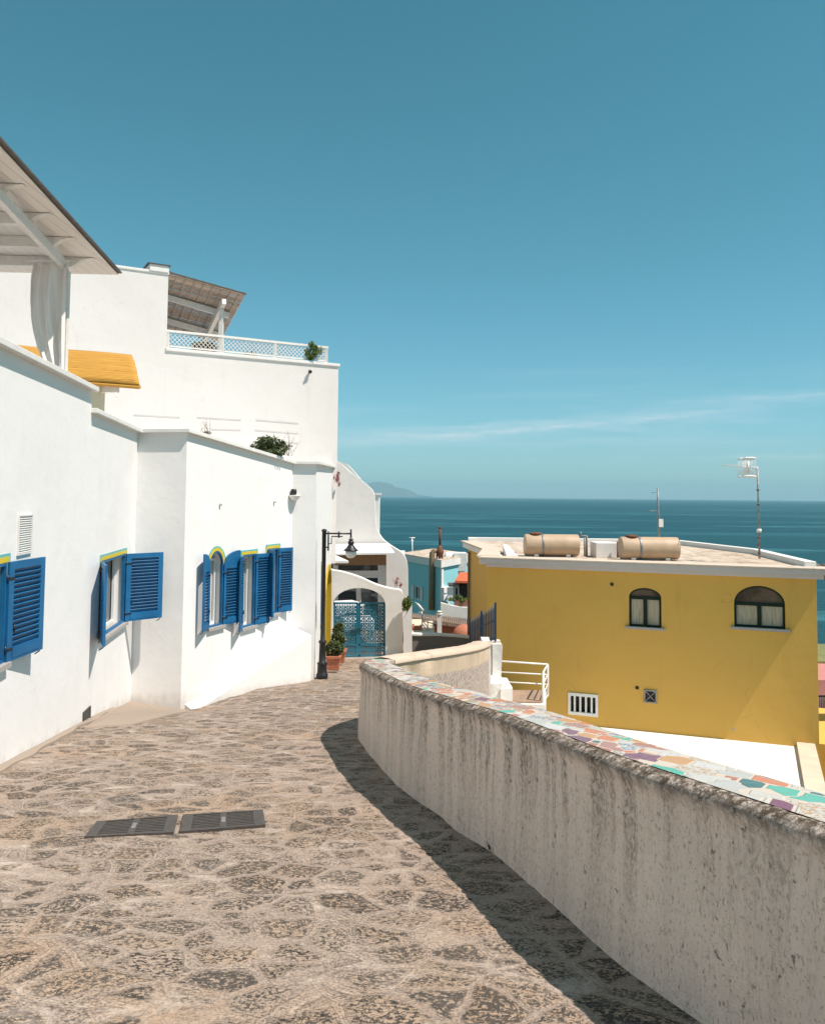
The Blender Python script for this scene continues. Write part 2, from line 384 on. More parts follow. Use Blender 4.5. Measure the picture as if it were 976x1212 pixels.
# ------------------------------------------------------------------ mesh helpers
def link(name, me, parent=None):
    o = bpy.data.objects.new(name, me); C.objects.link(o)
    if parent: o.parent = parent
    return o
def tag(o, label=None, cat=None, group=None, kind=None):
    if label: o['label'] = label
    if cat: o['category'] = cat
    if group: o['group'] = group
    if kind: o['kind'] = kind
    return o
def empty(name, loc, label, cat, group=None, rz=0):
    o = bpy.data.objects.new(name, None); C.objects.link(o); o.location = loc; o.rotation_euler.z = rz
    o.empty_display_size = .1
    return tag(o, label, cat, group)
class MB:
    """a bmesh collector. org: world point that becomes the local origin"""
    def __init__(s, org=(0, 0, 0)): s.bm = bmesh.new(); s.org = Vector(org); s.uvl = s.bm.loops.layers.uv.new('UVMap')
    def face(s, pts, uvs=None, flip=False, mi=0):
        vs = [s.bm.verts.new(Vector(p)-s.org) for p in pts]
        if flip: vs = vs[::-1]; uvs = uvs[::-1] if uvs else None
        f = s.bm.faces.new(vs); f.material_index = mi
        if uvs:
            for l, u in zip(f.loops, uvs): l[s.uvl].uv = u
        return f
    def hexa(s, p, uv=False):
        """p: 8 pts, bottom 4 ccw then top 4 ccw"""
        v = [s.bm.verts.new(Vector(q)-s.org) for q in p]
        for idx in ((3,2,1,0), (4,5,6,7), (0,1,5,4), (1,2,6,5), (2,3,7,6), (3,0,4,7)):
            s.bm.faces.new([v[i] for i in idx])
        return s
    def box(s, x0, x1, y0, y1, z0, z1, rz=0, c=(0, 0, 0)):
        cs, sn = math.cos(rz), math.sin(rz)
        def t(x, y, z): return (c[0]+x*cs-y*sn, c[1]+x*sn+y*cs, c[2]+z)
        return s.hexa([t(x0,y0,z0), t(x1,y0,z0), t(x1,y1,z0), t(x0,y1,z0), t(x0,y0,z1), t(x1,y0,z1), t(x1,y1,z1), t(x0,y1,z1)])
    def beam(s, a, b, w, h, up=(0, 0, 1)):
        a, b = Vector(a), Vector(b); d = (b-a).normalized(); u = Vector(up)
        sd = d.cross(u)
        if sd.length < 1e-4: u = Vector((0, 1, 0)); sd = d.cross(u)
        sd.normalize(); u = sd.cross(d).normalized(); sd *= w/2; u = u*(h/2)
        return s.hexa([a-sd-u, a+sd-u, b+sd-u, b-sd-u, a-sd+u, a+sd+u, b+sd+u, b-sd+u])
    def tube(s, pts, r, seg=8, caps=True):
        pts = [Vector(p) for p in pts]; rs = r if isinstance(r, (list, tuple)) else [r]*len(pts); rings = []
        prev = None
        for i, p in enumerate(pts):
            d = (pts[min(i+1, len(pts)-1)]-pts[max(i-1, 0)]).normalized()
            a = d.cross(Vector((0, 0, 1))) if abs(d.z) < .95 else d.cross(Vector((0, 1, 0)))
            if prev is not None:
                a2 = prev - d*prev.dot(d)
                if a2.length > 1e-5: a = a2
            a.normalize(); prev = a; b = d.cross(a)
            rings.append([s.bm.verts.new(p+(a*math.cos(t)+b*math.sin(t))*rs[i]-s.org) for t in (2*math.pi*k/seg for k in range(seg))])
        for A, B in zip(rings, rings[1:]):
            for k in range(seg): f = s.bm.faces.new((A[k], B[k], B[(k+1) % seg], A[(k+1) % seg])); f.smooth = True
        if caps: s.bm.faces.new(rings[0]); s.bm.faces.new(rings[-1][::-1])
        return s
    def lathe(s, c, prof, seg=20, axis='z'):
        """prof: (radius, height) from bottom to top"""
        pts = []; rings = []
        for r, h in prof:
            ring = []
            for k in range(seg):
                t = 2*math.pi*k/seg
                q = Vector((r*math.cos(t), r*math.sin(t), h)) if axis == 'z' else Vector((h, r*math.cos(t), r*math.sin(t)))
                ring.append(s.bm.verts.new(Vector(c)+q-s.org))
            rings.append(ring)
        for A, B in zip(rings, rings[1:]):
            for k in range(seg): f = s.bm.faces.new((A[k], A[(k+1) % seg], B[(k+1) % seg], B[k])); f.smooth = True
        s.bm.faces.new(rings[0][::-1]); s.bm.faces.new(rings[-1]); return s
    def prism(s, poly, z0, z1):
        """horizontal polygon extruded; z0,z1 numbers or lists"""
        n = len(poly); za = z0 if isinstance(z0, (list, tuple)) else [z0]*n; zb = z1 if isinstance(z1, (list, tuple)) else [z1]*n
        A = [s.bm.verts.new(Vector((p[0], p[1], z))-s.org) for p, z in zip(poly, za)]
        B = [s.bm.verts.new(Vector((p[0], p[1], z))-s.org) for p, z in zip(poly, zb)]
        for i in range(n): s.bm.faces.new((A[i], A[(i+1) % n], B[(i+1) % n], B[i]))
        s.bm.faces.new(A[::-1]); s.bm.faces.new(B); return s
    def slab(s, poly, off):
        """3-D polygon extruded along vector off"""
        off = Vector(off); n = len(poly)
        A = [s.bm.verts.new(Vector(p)-s.org) for p in poly]; B = [s.bm.verts.new(Vector(p)+off-s.org) for p in poly]
        for i in range(n): s.bm.faces.new((A[i], A[(i+1) % n], B[(i+1) % n], B[i]))
        s.bm.faces.new(A[::-1]); s.bm.faces.new(B); return s
    def build(s, name, mat, parent=None, smooth=False, bevel=0, recalc=True):
        bmesh.ops.remove_doubles(s.bm, verts=s.bm.verts, dist=1e-5) if False else None
        if recalc: bmesh.ops.recalc_face_normals(s.bm, faces=s.bm.faces)
        me = bpy.data.meshes.new(name); s.bm.to_mesh(me); s.bm.free()
        for mm in (mat if isinstance(mat, list) else [mat]): me.materials.append(mm)
        if smooth:
            for p in me.polygons: p.use_smooth = True
        o = link(name, me, parent)
        if parent:
            pl = parent_world(parent); o.location = s.org-pl
        else: o.location = s.org
        if bevel:
            bv = o.modifiers.new('edge', 'BEVEL'); bv.width = bevel; bv.segments = 2; bv.limit_method = 'ANGLE'
        return o
def parent_world(p):
    v = Vector((0, 0, 0))
    while p: v += p.location; p = p.parent
    return v
def mbf(root): return MB(root.location)

def ribbon(mb, pts, oL, oR, zb, zt):
    """mitred band along plan polyline pts; oL/oR offsets to the left and right; zb, zt lists"""
    n = len(pts); Ls, Rs = [], []
    for i in range(n):
        p = Vector(pts[i][:2]); ds = []
        if i > 0: ds.append((p-Vector(pts[i-1][:2])).normalized())
        if i < n-1: ds.append((Vector(pts[i+1][:2])-p).normalized())
        nr = sum((Vector((d.y, -d.x)) for d in ds), Vector((0, 0))); nr.normalize()
        k = 1/max(.5, nr.dot(Vector((ds[0].y, -ds[0].x)))); nr *= k
        Rs.append(p+nr*oR); Ls.append(p-nr*oL)
    zb = zb if isinstance(zb, (list, tuple)) else [zb]*n; zt = zt if isinstance(zt, (list, tuple)) else [zt]*n
    rows = []
    for i in range(n):
        rows.append([mb.bm.verts.new(Vector((q.x, q.y, z))-mb.org) for q, z in ((Rs[i], zb[i]), (Rs[i], zt[i]), (Ls[i], zt[i]), (Ls[i], zb[i]))])
    for a, b in zip(rows, rows[1:]):
        for k in range(4): mb.bm.faces.new((a[k], b[k], b[(k+1) % 4], a[(k+1) % 4]))
    mb.bm.faces.new(rows[0]); mb.bm.faces.new(rows[-1][::-1])

def wall_face(mb, p0, p1, zb, zt, ops=(), depth=.2):
    """a wall face from p0 to p1 (outward on the right) with real openings and reveals.
       zb, zt: (start, end); ops: (s0, s1, bottom, top or fn(s), arch)"""
    p0, p1 = Vector(p0[:2]), Vector(p1[:2]); L = (p1-p0).length; d = (p1-p0)/L; nr = Vector((d.y, -d.x))
    def P(s, z, dep=0): q = p0+d*s-nr*dep; return (q.x, q.y, z)
    B = lambda s: zb[0]+(zb[1]-zb[0])*s/L
    T = lambda s: zt[0]+(zt[1]-zt[0])*s/L
    br = {0.0, L}
    for o in ops:
        br.add(o[0]); br.add(o[1])
        if callable(o[3]):
            for k in range(1, 24): br.add(o[0]+(o[1]-o[0])*(1-math.cos(math.pi*k/24))/2)
    br = sorted(br)
    for a, b in zip(br, br[1:]):
        if b-a < 1e-6: continue
        mid = (a+b)/2; here = [o for o in ops if o[0] < mid < o[1]]
        if not here:
            mb.face([P(a, B(a)), P(b, B(b)), P(b, T(b)), P(a, T(a))]); continue
        o = here[0]; tf = o[3] if callable(o[3]) else (lambda s, t=o[3]: t)
        if o[2] > B(a)+.01:
            mb.face([P(a, B(a)), P(b, B(b)), P(b, o[2]), P(a, o[2])])
            mb.face([P(a, o[2]), P(b, o[2]), P(b, o[2], depth), P(a, o[2], depth)])
        mb.face([P(a, tf(a)), P(b, tf(b)), P(b, T(b)), P(a, T(a))])
        mb.face([P(a, tf(a), depth), P(b, tf(b), depth), P(b, tf(b)), P(a, tf(a))])
    for o in ops:
        tf = o[3] if callable(o[3]) else (lambda s, t=o[3]: t)
        mb.face([P(o[0], o[2], depth), P(o[0], tf(o[0]), depth), P(o[0], tf(o[0])), P(o[0], o[2])][::-1])
        mb.face([P(o[1], o[2]), P(o[1], tf(o[1])), P(o[1], tf(o[1]), depth), P(o[1], o[2], depth)][::-1])
    return P, d, nr

def blob(mb, c, rad, n, size, flat=.0, seed=0, edge=.35):
    """leaf faces scattered in uneven clumps inside an ellipsoid"""
    rnd = random.Random(seed); c = Vector(c); rad = Vector(rad)
    cl = [Vector((rnd.gauss(0, .5), rnd.gauss(0, .5), rnd.gauss(0, .5))) for _ in range(max(3, n//60))]
    for i in range(n):
        k = cl[i % len(cl)]; q = k + Vector((rnd.gauss(0, edge*.6), rnd.gauss(0, edge*.6), rnd.gauss(0, edge*.6)))
        if q.length > 1.25: q *= 1.1/q.length
        p = c+Vector((q.x*rad.x, q.y*rad.y, q.z*rad.z))
        a = Vector((rnd.uniform(-1, 1), rnd.uniform(-1, 1), rnd.uniform(-.6, 1))).normalized()
        b = a.cross(Vector((rnd.uniform(-1, 1), rnd.uniform(-1, 1), rnd.uniform(-1, 1)))).normalized()
        s = size*rnd.uniform(.6, 1.3)
        mb.face([p-a*s, p+b*s*.45, p+a*s, p-b*s*.45])
def twigs(mb, c, rad, n, L, r=.004, seed=0):
    rnd = random.Random(seed)
    for i in range(n):
        p = Vector(c)+Vector((rnd.uniform(-1, 1)*rad[0], rnd.uniform(-1, 1)*rad[1], 0)); pts = [p.copy()]
        d = Vector((rnd.uniform(-.5, .5), rnd.uniform(-.5, .5), 1)).normalized()
        for k in range(4):
            d = (d+Vector((rnd.uniform(-.4, .4), rnd.uniform(-.4, .4), rnd.uniform(-.3, .2)))).normalized(); pts.append(pts[-1]+d*L/4*rnd.uniform(.7, 1.2))
        mb.tube(pts, [r, r*.9, r*.8, r*.6, r*.4], 4)

# ------------------------------------------------------------------ world, sun
EL = 60; AZ = Vector((.9, -.43, 0)).normalized()
S = Vector((AZ.x*math.cos(R(EL)), AZ.y*math.cos(R(EL)), math.sin(R(EL))))
w = bpy.data.worlds.new('World'); SC.world = w; w.use_nodes = True; n = N(w.node_tree)
bg = w.node_tree.nodes['Background']
sky = n.n('ShaderNodeTexSky'); sky.sky_type = 'NISHITA'; sky.sun_disc = False
sky.sun_elevation = R(EL); sky.sun_rotation = math.atan2(S.x, S.y); sky.air_density = 1.0; sky.dust_density = .3; sky.ozone_density = 1.0; sky.altitude = 30
tc = n.n('ShaderNodeTexCoord').outputs['Generated']; x = n.xyz(tc)
tint = n.ramp(x[2], [(0, (.60, .88, 1.12)), (.12, (.53, .95, .98)), (.3, (.48, 1.02, .89)), (.6, (.41, 1.06, .85))])
col = n.mix(1.0, sky.outputs[0], tint, 'MULTIPLY')
# thin high cirrus low over the horizon
cv = n.noise(n.map(tc, (2.2, 2.2, 26), (0, 0, 0), (0, R(1.5), 0)), 1.0, 7, .6, .5)
band = n.ramp(x[2], [(.0, .0), (.045, .35), (.085, 1), (.12, .5), (.17, 0)])
cl = n.math('MULTIPLY', n.ramp(cv, [(.5, 0), (.75, 1)]), band)
col = n.mix(n.math('MULTIPLY', cl, .34), col, (8.0, 8.4, 8.8))
X = n.math('DIVIDE', x[0], n.math('MAXIMUM', x[1], .05))
wn = n.noise(n.map(tc, (5, 5, 30), (3, 1, 0)), 1.0, 7, .65, .8)
for (z0, sl, wd, xa, xb, st) in ((.0735, .066, .0065, -.16, .46, .62), (.100, .03, .004, .25, .7, .30), (.046, .0, .003, .30, .75, .28), (.083, .05, .003, -.05, .25, .25)):
    dz = n.math('ABSOLUTE', n.math('ADD', n.math('SUBTRACT', x[2], n.math('MULTIPLY_ADD', X, sl, z0)), n.math('MULTIPLY', n.math('SUBTRACT', wn, .5), .020)))
    g_ = n.math('MULTIPLY', n.ramp(n.math('DIVIDE', dz, wd*2), [(0, 1), (.35, .45), (1, 0)]), n.ramp(n.math('DIVIDE', n.math('SUBTRACT', X, xa), xb-xa), [(0, 0), (.3, 1), (.75, .8), (1, 0)]))
    g_ = n.math('MULTIPLY', g_, n.math('MULTIPLY', n.ramp(n.noise(n.map(tc, (16, 16, 90)), 1.0, 5, .7), [(.33, .25), (.6, 1)]), st))
    g_ = n.math('MULTIPLY', g_, n.ramp(x[1], [(.1, 0), (.3, 1)]))
    col = n.mix(g_, col, (7.4, 7.9, 8.2))
n.link(col, bg.inputs[0]); bg.inputs[1].default_value = .088
sd = bpy.data.lights.new('sun', 'SUN'); so = bpy.data.objects.new('sun', sd); C.objects.link(so)
sd.energy = 5.0; sd.angle = R(.53); sd.color = (1, .89, .805)
so.rotation_euler = S.to_track_quat('Z', 'Y').to_euler(); so.location = (0, 0, 60)
SC.view_settings.view_transform = 'Standard'; SC.view_settings.look = 'None'; SC.view_settings.exposure = .40; SC.view_settings.gamma = 1
SC.cycles.use_denoising = True; SC.cycles.max_bounces = 6; SC.cycles.diffuse_bounces = 4; SC.cycles.glossy_bounces = 2; SC.cycles.volume_bounces = 0
SC.cycles.sample_clamp_indirect = 8

# ------------------------------------------------------------------ plan of the near house
A0 = Vector((-2.8, -1.4)); _c1 = G(161, 589, 14.0)
C1 = Vector((_c1.x, 14.0)); _n = G(0, 589, 7.8)
dirA = (C1-Vector((_n.x, 7.8))).normalized(); A0 = C1-dirA*15.3
C2 = Vector((G(221, 589, 14.0).x-.02, 14.0))
B1 = Vector((G(346, 589, 17.6).x, 17.6)); D1 = Vector((G(374, 589, 17.7).x, 17.72)); E1 = Vector((G(393, 589, 24.5).x, 24.5))
sA = lambda px: onw(px, A0, C1)*(C1-A0).length
sB = lambda px: onw(px, C2, B1)*(B1-C2).length
sE = lambda px: onw(px, D1, E1)*(E1-D1).length
def zw(px, py, P0, P1):
    t = onw(px, P0, P1); Y = P0[1]+(P1[1]-P0[1])*t; return G(px, py, Y).z
Sstep = sA(105); pstep = A0+dirA*Sstep
ZA = zw(104, 463, A0, C1); ZA0 = zw(2, 412, A0, C1); ZC = zw(160, 512, A0, C1); ZST = zw(106, 489, A0, C1)
ZB = zw(344, 549, C2, B1); ZE = zw(395, 555, D1, E1); ZC2 = G(222, 512, 14).z
print('heights', ZA, ZA0, ZST, ZC, ZC2, ZB, ZE, C1, C2, B1, D1, E1)

# ------------------------------------------------------------------ parapet curve (street-side foot)
pb = [GP(px, py) for px, py in ((830, 1212), (700, 1110), (640, 1055), (585, 1010), (543, 984), (527, 970), (484, 941), (453, 909.5), (435, 889))]
pp = [Vector((2.55, .0)), Vector((1.75, 1.5))]+[Vector((p.x, p.y)) for p in pb]
_l = pp[-1]
pp += [Vector((-.60, 10.0)), Vector((-.55, 10.75)), Vector((-.30, 11.5)), Vector((.10, 12.4)), Vector((.55, 13.5)), Vector((.93, 14.7)), Vector((1.22, 16.0))]
def catmull(P, step=.04):
    out = []
    for i in range(len(P)-1):
        a, b, c, d = P[max(i-1, 0)], P[i], P[i+1], P[min(i+2, len(P)-1)]
        k = max(2, int((c-b).length/step))
        for j in range(k):
            t = j/k; out.append(.5*((2*b)+(-a+c)*t+(2*a-5*b+4*c-d)*t*t+(-a+3*b-3*c+d)*t**3))
    out.append(P[-1].copy()); return out
PC = catmull(pp)
# smooth twice
for _ in range(30):
    PC = [PC[0]]+[(PC[i-1]+PC[i]*2+PC[i+1])/4 for i in range(1, len(PC)-1)]+[PC[-1]]
PW = .31
def pnorm(i):
    d = (PC[min(i+1, len(PC)-1)]-PC[max(i-1, 0)]).normalized(); return Vector((d.y, -d.x))   # towards the drop

# ------------------------------------------------------------------ SETTING
# street: one sheet between the houses and the parapet
mb = MB(); ys = []; y = -2.5
while y < 27: ys.append(y); y += .35 if y < 12 else .7
def leftx(y):
    if y < 14: return A0.x+(C1.x-A0.x)*(y-A0.y)/(C1.y-A0.y)-.4
    return -5.2 if y < 15 else -3.6
def rightx(y):
    b = min(range(len(PC)), key=lambda i: abs(PC[i].y-y)) if y < 16 else None
    if y < 0: return 2.9
    if y < 9.9: return PC[b].x+.15
    if y < 16: return PC[b].x+.12
    return 1.5+(y-16)*.15
rows = []
for y in ys:
    a, b = leftx(y), rightx(y); rows.append([mb.bm.verts.new((a+(b-a)*k/24, y, gz(a+(b-a)*k/24, y)+.018*noise.noise(Vector(((a+(b-a)*k/24)*.8, y*.8, 0))))) for k in range(25)])
for A, B in zip(rows, rows[1:]):
    for k in range(24): f = mb.bm.faces.new((A[k], A[k+1], B[k+1], B[k])); f.smooth = True
st = tag(mb.build('street', M['cobbles']), kind='structure')
# concrete apron in the recess and thin cement strip along the wall foot
mb = MB()
def ap(x, y, h=.012): return (x, y, gz(x, y)+h)
q = [GP(90, 872), GP(128, 850)]
apts = [(C1.x-.05, C1.y+.02)]+[(GP(*q_).x, GP(*q_).y) for q_ in ((112, 863), (128, 860.5), (157, 859), (176, 854), (193, 849), (220, 840))]+[(C2.x+.08, C2.y+.05)]
apts[1] = (apts[1][0]-.12, apts[1][1])
gr = 14
cx_ = sum(p[0] for p in apts)/len(apts); cy_ = sum(p[1] for p in apts)/len(apts)
for i in range(len(apts)):
    p, q2 = apts[i], apts[(i+1) % len(apts)]
    for k in range(6):
        t0, t1 = k/6, (k+1)/6
        a = (p[0]+(q2[0]-p[0])*t0, p[1]+(q2[1]-p[1])*t0); b = (p[0]+(q2[0]-p[0])*t1, p[1]+(q2[1]-p[1])*t1)
        for j in range(4):
            r0, r1 = j/4, (j+1)/4
            def L(pt, r): return (cx_+(pt[0]-cx_)*r, cy_+(pt[1]-cy_)*r)
            h0, h1 = .045, .045 if r1 < 1 else .022
            if r1 == 1: mb.face([ap(*L(a, 1), h1), ap(*L(a, 1.04), -.06), ap(*L(b, 1.04), -.06), ap(*L(b, 1), h1)])
            if r0 == 0: mb.face([ap(cx_, cy_, h0), ap(*L(a, r1), h1), ap(*L(b, r1), h1)])
            else: mb.face([ap(*L(a, r0), h0), ap(*L(a, r1), h1), ap(*L(b, r1), h1), ap(*L(b, r0), h0)])
tag(mb.build('pavement', M['concrete']), kind='structure')
mb = MB(); nn = Vector((dirA.y, -dirA.x)); rr = []
for k in range(90):
    p = A0+dirA*(k*14/89); wd = .07+.09*noise.noise(Vector((k*.23, 3, 1))); a = p-nn*.03; b = p+nn*wd
    rr.append([mb.bm.verts.new((a.x, a.y, gz(a.x, a.y)+.05)), mb.bm.verts.new((b.x, b.y, gz(b.x, b.y)+.024)), mb.bm.verts.new((b.x+.01, b.y, gz(b.x, b.y)-.05))])
for a, b in zip(rr, rr[1:]):
    for k in range(2): mb.bm.faces.new((a[k], a[k+1], b[k+1], b[k]))
tag(mb.build('kerb_strip', M['concrete']), kind='structure')

# hillside below the street, down to the sea bed
mb = MB(); xs = [-220+i*8 for i in range(24)]+[-28+i*2 for i in range(36)]+[44+i*8 for i in range(24)]; yy = [-30+i*3 for i in range(50)]
def tz(x, y):
    t = min(1, max(0, (y-40)/34)); t = t*t*(3-2*t); base = -7.8-max(0, x-4)*.25 if x < 12 else -9.8
    if y < 16 and x < 1.2: base = min(base, gz(x, y)-.9)
    z = base+( -31-base)*t
    if x > 0 and y > 22: z = min(z, -8.5-(y-22)*.55)
    return max(z, -32)+.5*noise.noise(Vector((x*.15, y*.15, 0)))
g = [[mb.bm.verts.new((x, y, tz(x, y))) for x in xs] for y in yy]
for a, b in zip(g, g[1:]):
    for k in range(len(xs)-1): f = mb.bm.faces.new((a[k], a[k+1], b[k+1], b[k])); f.smooth = True
tag(mb.build('hillside', M['rock']), kind='structure')
SEA = -28.0
mb = MB()
ext = 31000
mb.face([(-ext, 30, SEA), (ext, 30, SEA), (ext, ext, SEA), (-ext, ext, SEA)])
tag(mb.build('sea', M['sea']), kind='structure')
# far island: two ridges with real depth
mb = MB(); prof = []
ip = [(434, 573), (440, 571), (446, 570.4), (452, 570.6), (459, 571.8), (464, 573), (467, 576.5), (474, 577.4), (481, 579), (487, 581.5), (491, 585.2), (498, 586), (506, 587)]
YI = 27000; ipx = []
for i in range(len(ip)-1):
    for k in range(4):
        t = k/4; px = ip[i][0]+(ip[i+1][0]-ip[i][0])*t; py = ip[i][1]+(ip[i+1][1]-ip[i][1])*t+.5*noise.noise(Vector((px*.9, 0, 0))); ipx.append((px, py))
ipx.append(ip[-1]); rows = []
ipx = [(400+i*4, 583-i*1.1) for i in range(8)]+ipx
for px, py in ipx:
    t = G(px, py, YI); h = max(t.z-SEA, 2); row = []
    for k in range(9):
        v = k/8*2-1; hh = h*(1-abs(v)**1.4)*(1+.12*noise.noise(Vector((px*.3, k*.9, 2)))) if 0 < k < 8 else 0
        if k == 4: hh = h
        row.append(mb.bm.verts.new((t.x+v*300, YI+v*2000, SEA-1+hh)))
    rows.append(row)
for a, b in zip(rows, rows[1:]):
    for k in range(8): mb.bm.faces.new((a[k], a[k+1], b[k+1], b[k]))
tag(mb.build('hills', M['island']), kind='structure')
# haze over the bay
m = bpy.data.materials.new('sea_haze'); m.use_nodes = True; nt = m.node_tree; nt.nodes.remove(nt.nodes['Principled BSDF'])
pv = nt.nodes.new('ShaderNodeVolumePrincipled'); pv.inputs['Color'].default_value = (.45, .78, .92, 1); pv.inputs['Density'].default_value = 5.5e-5
pv.inputs['Anisotropy'].default_value = .0
nt.links.new(pv.outputs[0], nt.nodes['Material Output'].inputs['Volume'])
mb = MB(); mb.box(-32000, 32000, -400, 32000, -34, 520); hz = mb.build('haze', m); tag(hz, kind='stuff')

# ------------------------------------------------------------------ NEAR WHITE HOUSE (lower storey on the street)
house = empty('white_house', (C1.x-2, C1.y-3, gz(C1.x, C1.y)), 'low white street house with blue louvred shutters on the left', 'house')
LA = (C1-A0).length; LB = (B1-C2).length; LE = (E1-D1).length
w1 = (sA(-62), sA(11), zw(9, 786, A0, C1), zw(9, 666, A0, C1))
w2 = (sA(122), sA(150.5), zw(150, 737, A0, C1), zw(150, 655, A0, C1))
def arch(s0, s1, spring, rise):
    c = (s0+s1)/2; a = (s1-s0)/2
    return lambda s: spring+rise*math.sqrt(max(0, 1-((s-c)/a)**2))
b1s, b1e = sB(249.5), sB(266); b2s, b2e = sB(289), sB(303.5); b3s, b3e = sB(318), sB(330.5)
zb1 = zw(257, 742, C2, B1); zt1 = zw(257, 652, C2, B1); r1 = (b1e-b1s)/2
zb2 = zw(296, 742, C2, B1); zt2 = zw(296, 656, C2, B1)
zb3 = zw(324, 727, C2, B1); zt3 = zw(324, 649, C2, B1)
print('windows', w1, w2, (b1s, b1e, zb1, zt1), (b2s, b2e, zb2, zt2), (b3s, b3e, zb3, zt3))
opsB = [(b1s, b1e, zb1, arch(b1s, b1e, zt1-r1*1.25, r1*1.25)), (b2s, b2e, zb2, zt2), (b3s, b3e, zb3, zt3)]
e1s, e1e = sE(386.3), sE(391.6); ed = (e1s, e1e, gz(*(D1+(E1-D1)*.6))-.4, None)
zed = zw(389, 672, D1, E1); ed = (e1s, e1e, zw(390, 778, D1, E1)-.3, arch(e1s, e1e, zed-.55, .5))
e0s, e0e = sE(381.2), sE(383.2); zt0 = zw(382, 668, D1, E1); zb0 = zw(382, 735, D1, E1)
mb = mbf(house)
zlow = -6.5
P_A, dA, nA = wall_face(mb, A0, pstep, (zlow, zlow), (ZA, ZA), [w1[:4]] , .24)
P_A2, _, _ = wall_face(mb, pstep, C1, (zlow, zlow), (ZST, ZC), [(w2[0]-Sstep, w2[1]-Sstep, w2[2], w2[3])], .24)
wall_face(mb, C1, C2, (zlow, zlow), (ZC, ZC2))
P_B, dB, nB = wall_face(mb, C2, B1, (zlow, zlow), (ZC2, ZB), opsB, .22)
wall_face(mb, B1, D1, (zlow, zlow), (ZB, ZB))
P_E, dE, nE = wall_face(mb, D1, E1, (zlow, zlow), (ZB, ZE), [(e0s, e0e, zb0, zt0), ed], .22)
# back, end and roof deck
BK = [(-12, 24.6), (-12, -1.4)]
wall_face(mb, E1, (E1.x-.6, E1.y+.5), (zlow, zlow), (ZE, ZE))
wall_face(mb, (E1.x-.6, E1.y+.5), BK[0], (zlow, zlow), (ZE, ZE)); wall_face(mb, BK[0], BK[1], (zlow, zlow), (ZE, ZA)); wall_face(mb, BK[1], A0, (zlow, zlow), (ZA, ZA))
wall_face(mb, (pstep.x-.3, pstep.y), pstep, (ZST, ZST), (ZA, ZA)) if False else None
mb.build('wall', M['white'], house, recalc=False)
mb = mbf(house)
dk = .35
poly = [(A0.x-.03, A0.y), (C1.x-.03, C1.y+.03), (C2.x-.05, C2.y+.03), (B1.x-.05, B1.y+.04), (D1.x-.05, D1.y+.04), (E1.x-.03, E1.y), (-11.9, 24.5), (-11.9, A0.y)]
mb.prism(poly, [0.2-.3]*8, [ZST-dk, ZC-dk, ZC2-dk, ZB-dk, ZB-dk, ZE-dk, ZE-dk, ZST-dk])
mb.build('roof_deck', M['white'], house)
# parapet copings
def coping(pts, z, name='coping', over=.085, inw=.24, th=.065, m='cap'):
    mb = mbf(house); ribbon(mb, pts, inw, over, [q for q in z], [q+th for q in z]); return mb.build(name, M[m], house, bevel=.006)
def inner(pts, z, hgt):
    mb = mbf(house); ribbon(mb, pts, .22, -.002, [q-hgt for q in z], [q+.001 for q in z]); return mb.build('parapet', M['white'], house)
coping([A0, pstep+dirA*.03], [ZA, ZA]); inner([A0, pstep], [ZA, ZA], .9)
coping([pstep-dirA*.02, C1, C2, B1, D1, E1, (E1.x-.9, E1.y+.6)], [ZST, ZC, ZC2, ZB, ZB, ZE, ZE])
inner([pstep, C1, C2, B1, D1, E1], [ZST, ZC, ZC2, ZB, ZB, ZE], .45)
# thin raised line of a second coping moulding under the step
# sloping plinth along wall B
pz = []
q0 = GP(233, 838); q1 = GP(285, 824); q2 = G(372, 801, 17.70)
def PL(s, off): p = C2+dB*s+nB*off; return p
s285 = LB*.40; nseg = 18; rows = []
zt_a = G(285, 804, 14.6).z; zt_b = G(371, 751, 17.6).z
mb = mbf(house)
for k in range(nseg+1):
    s = .12+(LB+.05-.12)*k/nseg; t = k/nseg
    offb = .12+.36*t**.8 + .02*noise.noise(Vector((s*2, 0, 0)))
    zt = gz(*PL(s, offb))+.02+ .93*max(0, (t-.03)/.97)**1.25
    rows.append([(PL(s, -.05), zt+.10+.06*t), (PL(s, offb*.93), zt), (PL(s, offb), zt-.02), (PL(s, offb), -6)])
rv = [[mb.bm.verts.new(Vector((p.x, p.y, z))-mb.org) for p, z in r] for r in rows]
for a, b in zip(rv, rv[1:]):
    for k in range(3): mb.bm.faces.new((a[k], b[k], b[k+1], a[k+1]))
mb.bm.faces.new(rv[-1][::1]); mb.bm.faces.new(rv[0][::-1])
mb.build('plinth', M['white_bright'], house)

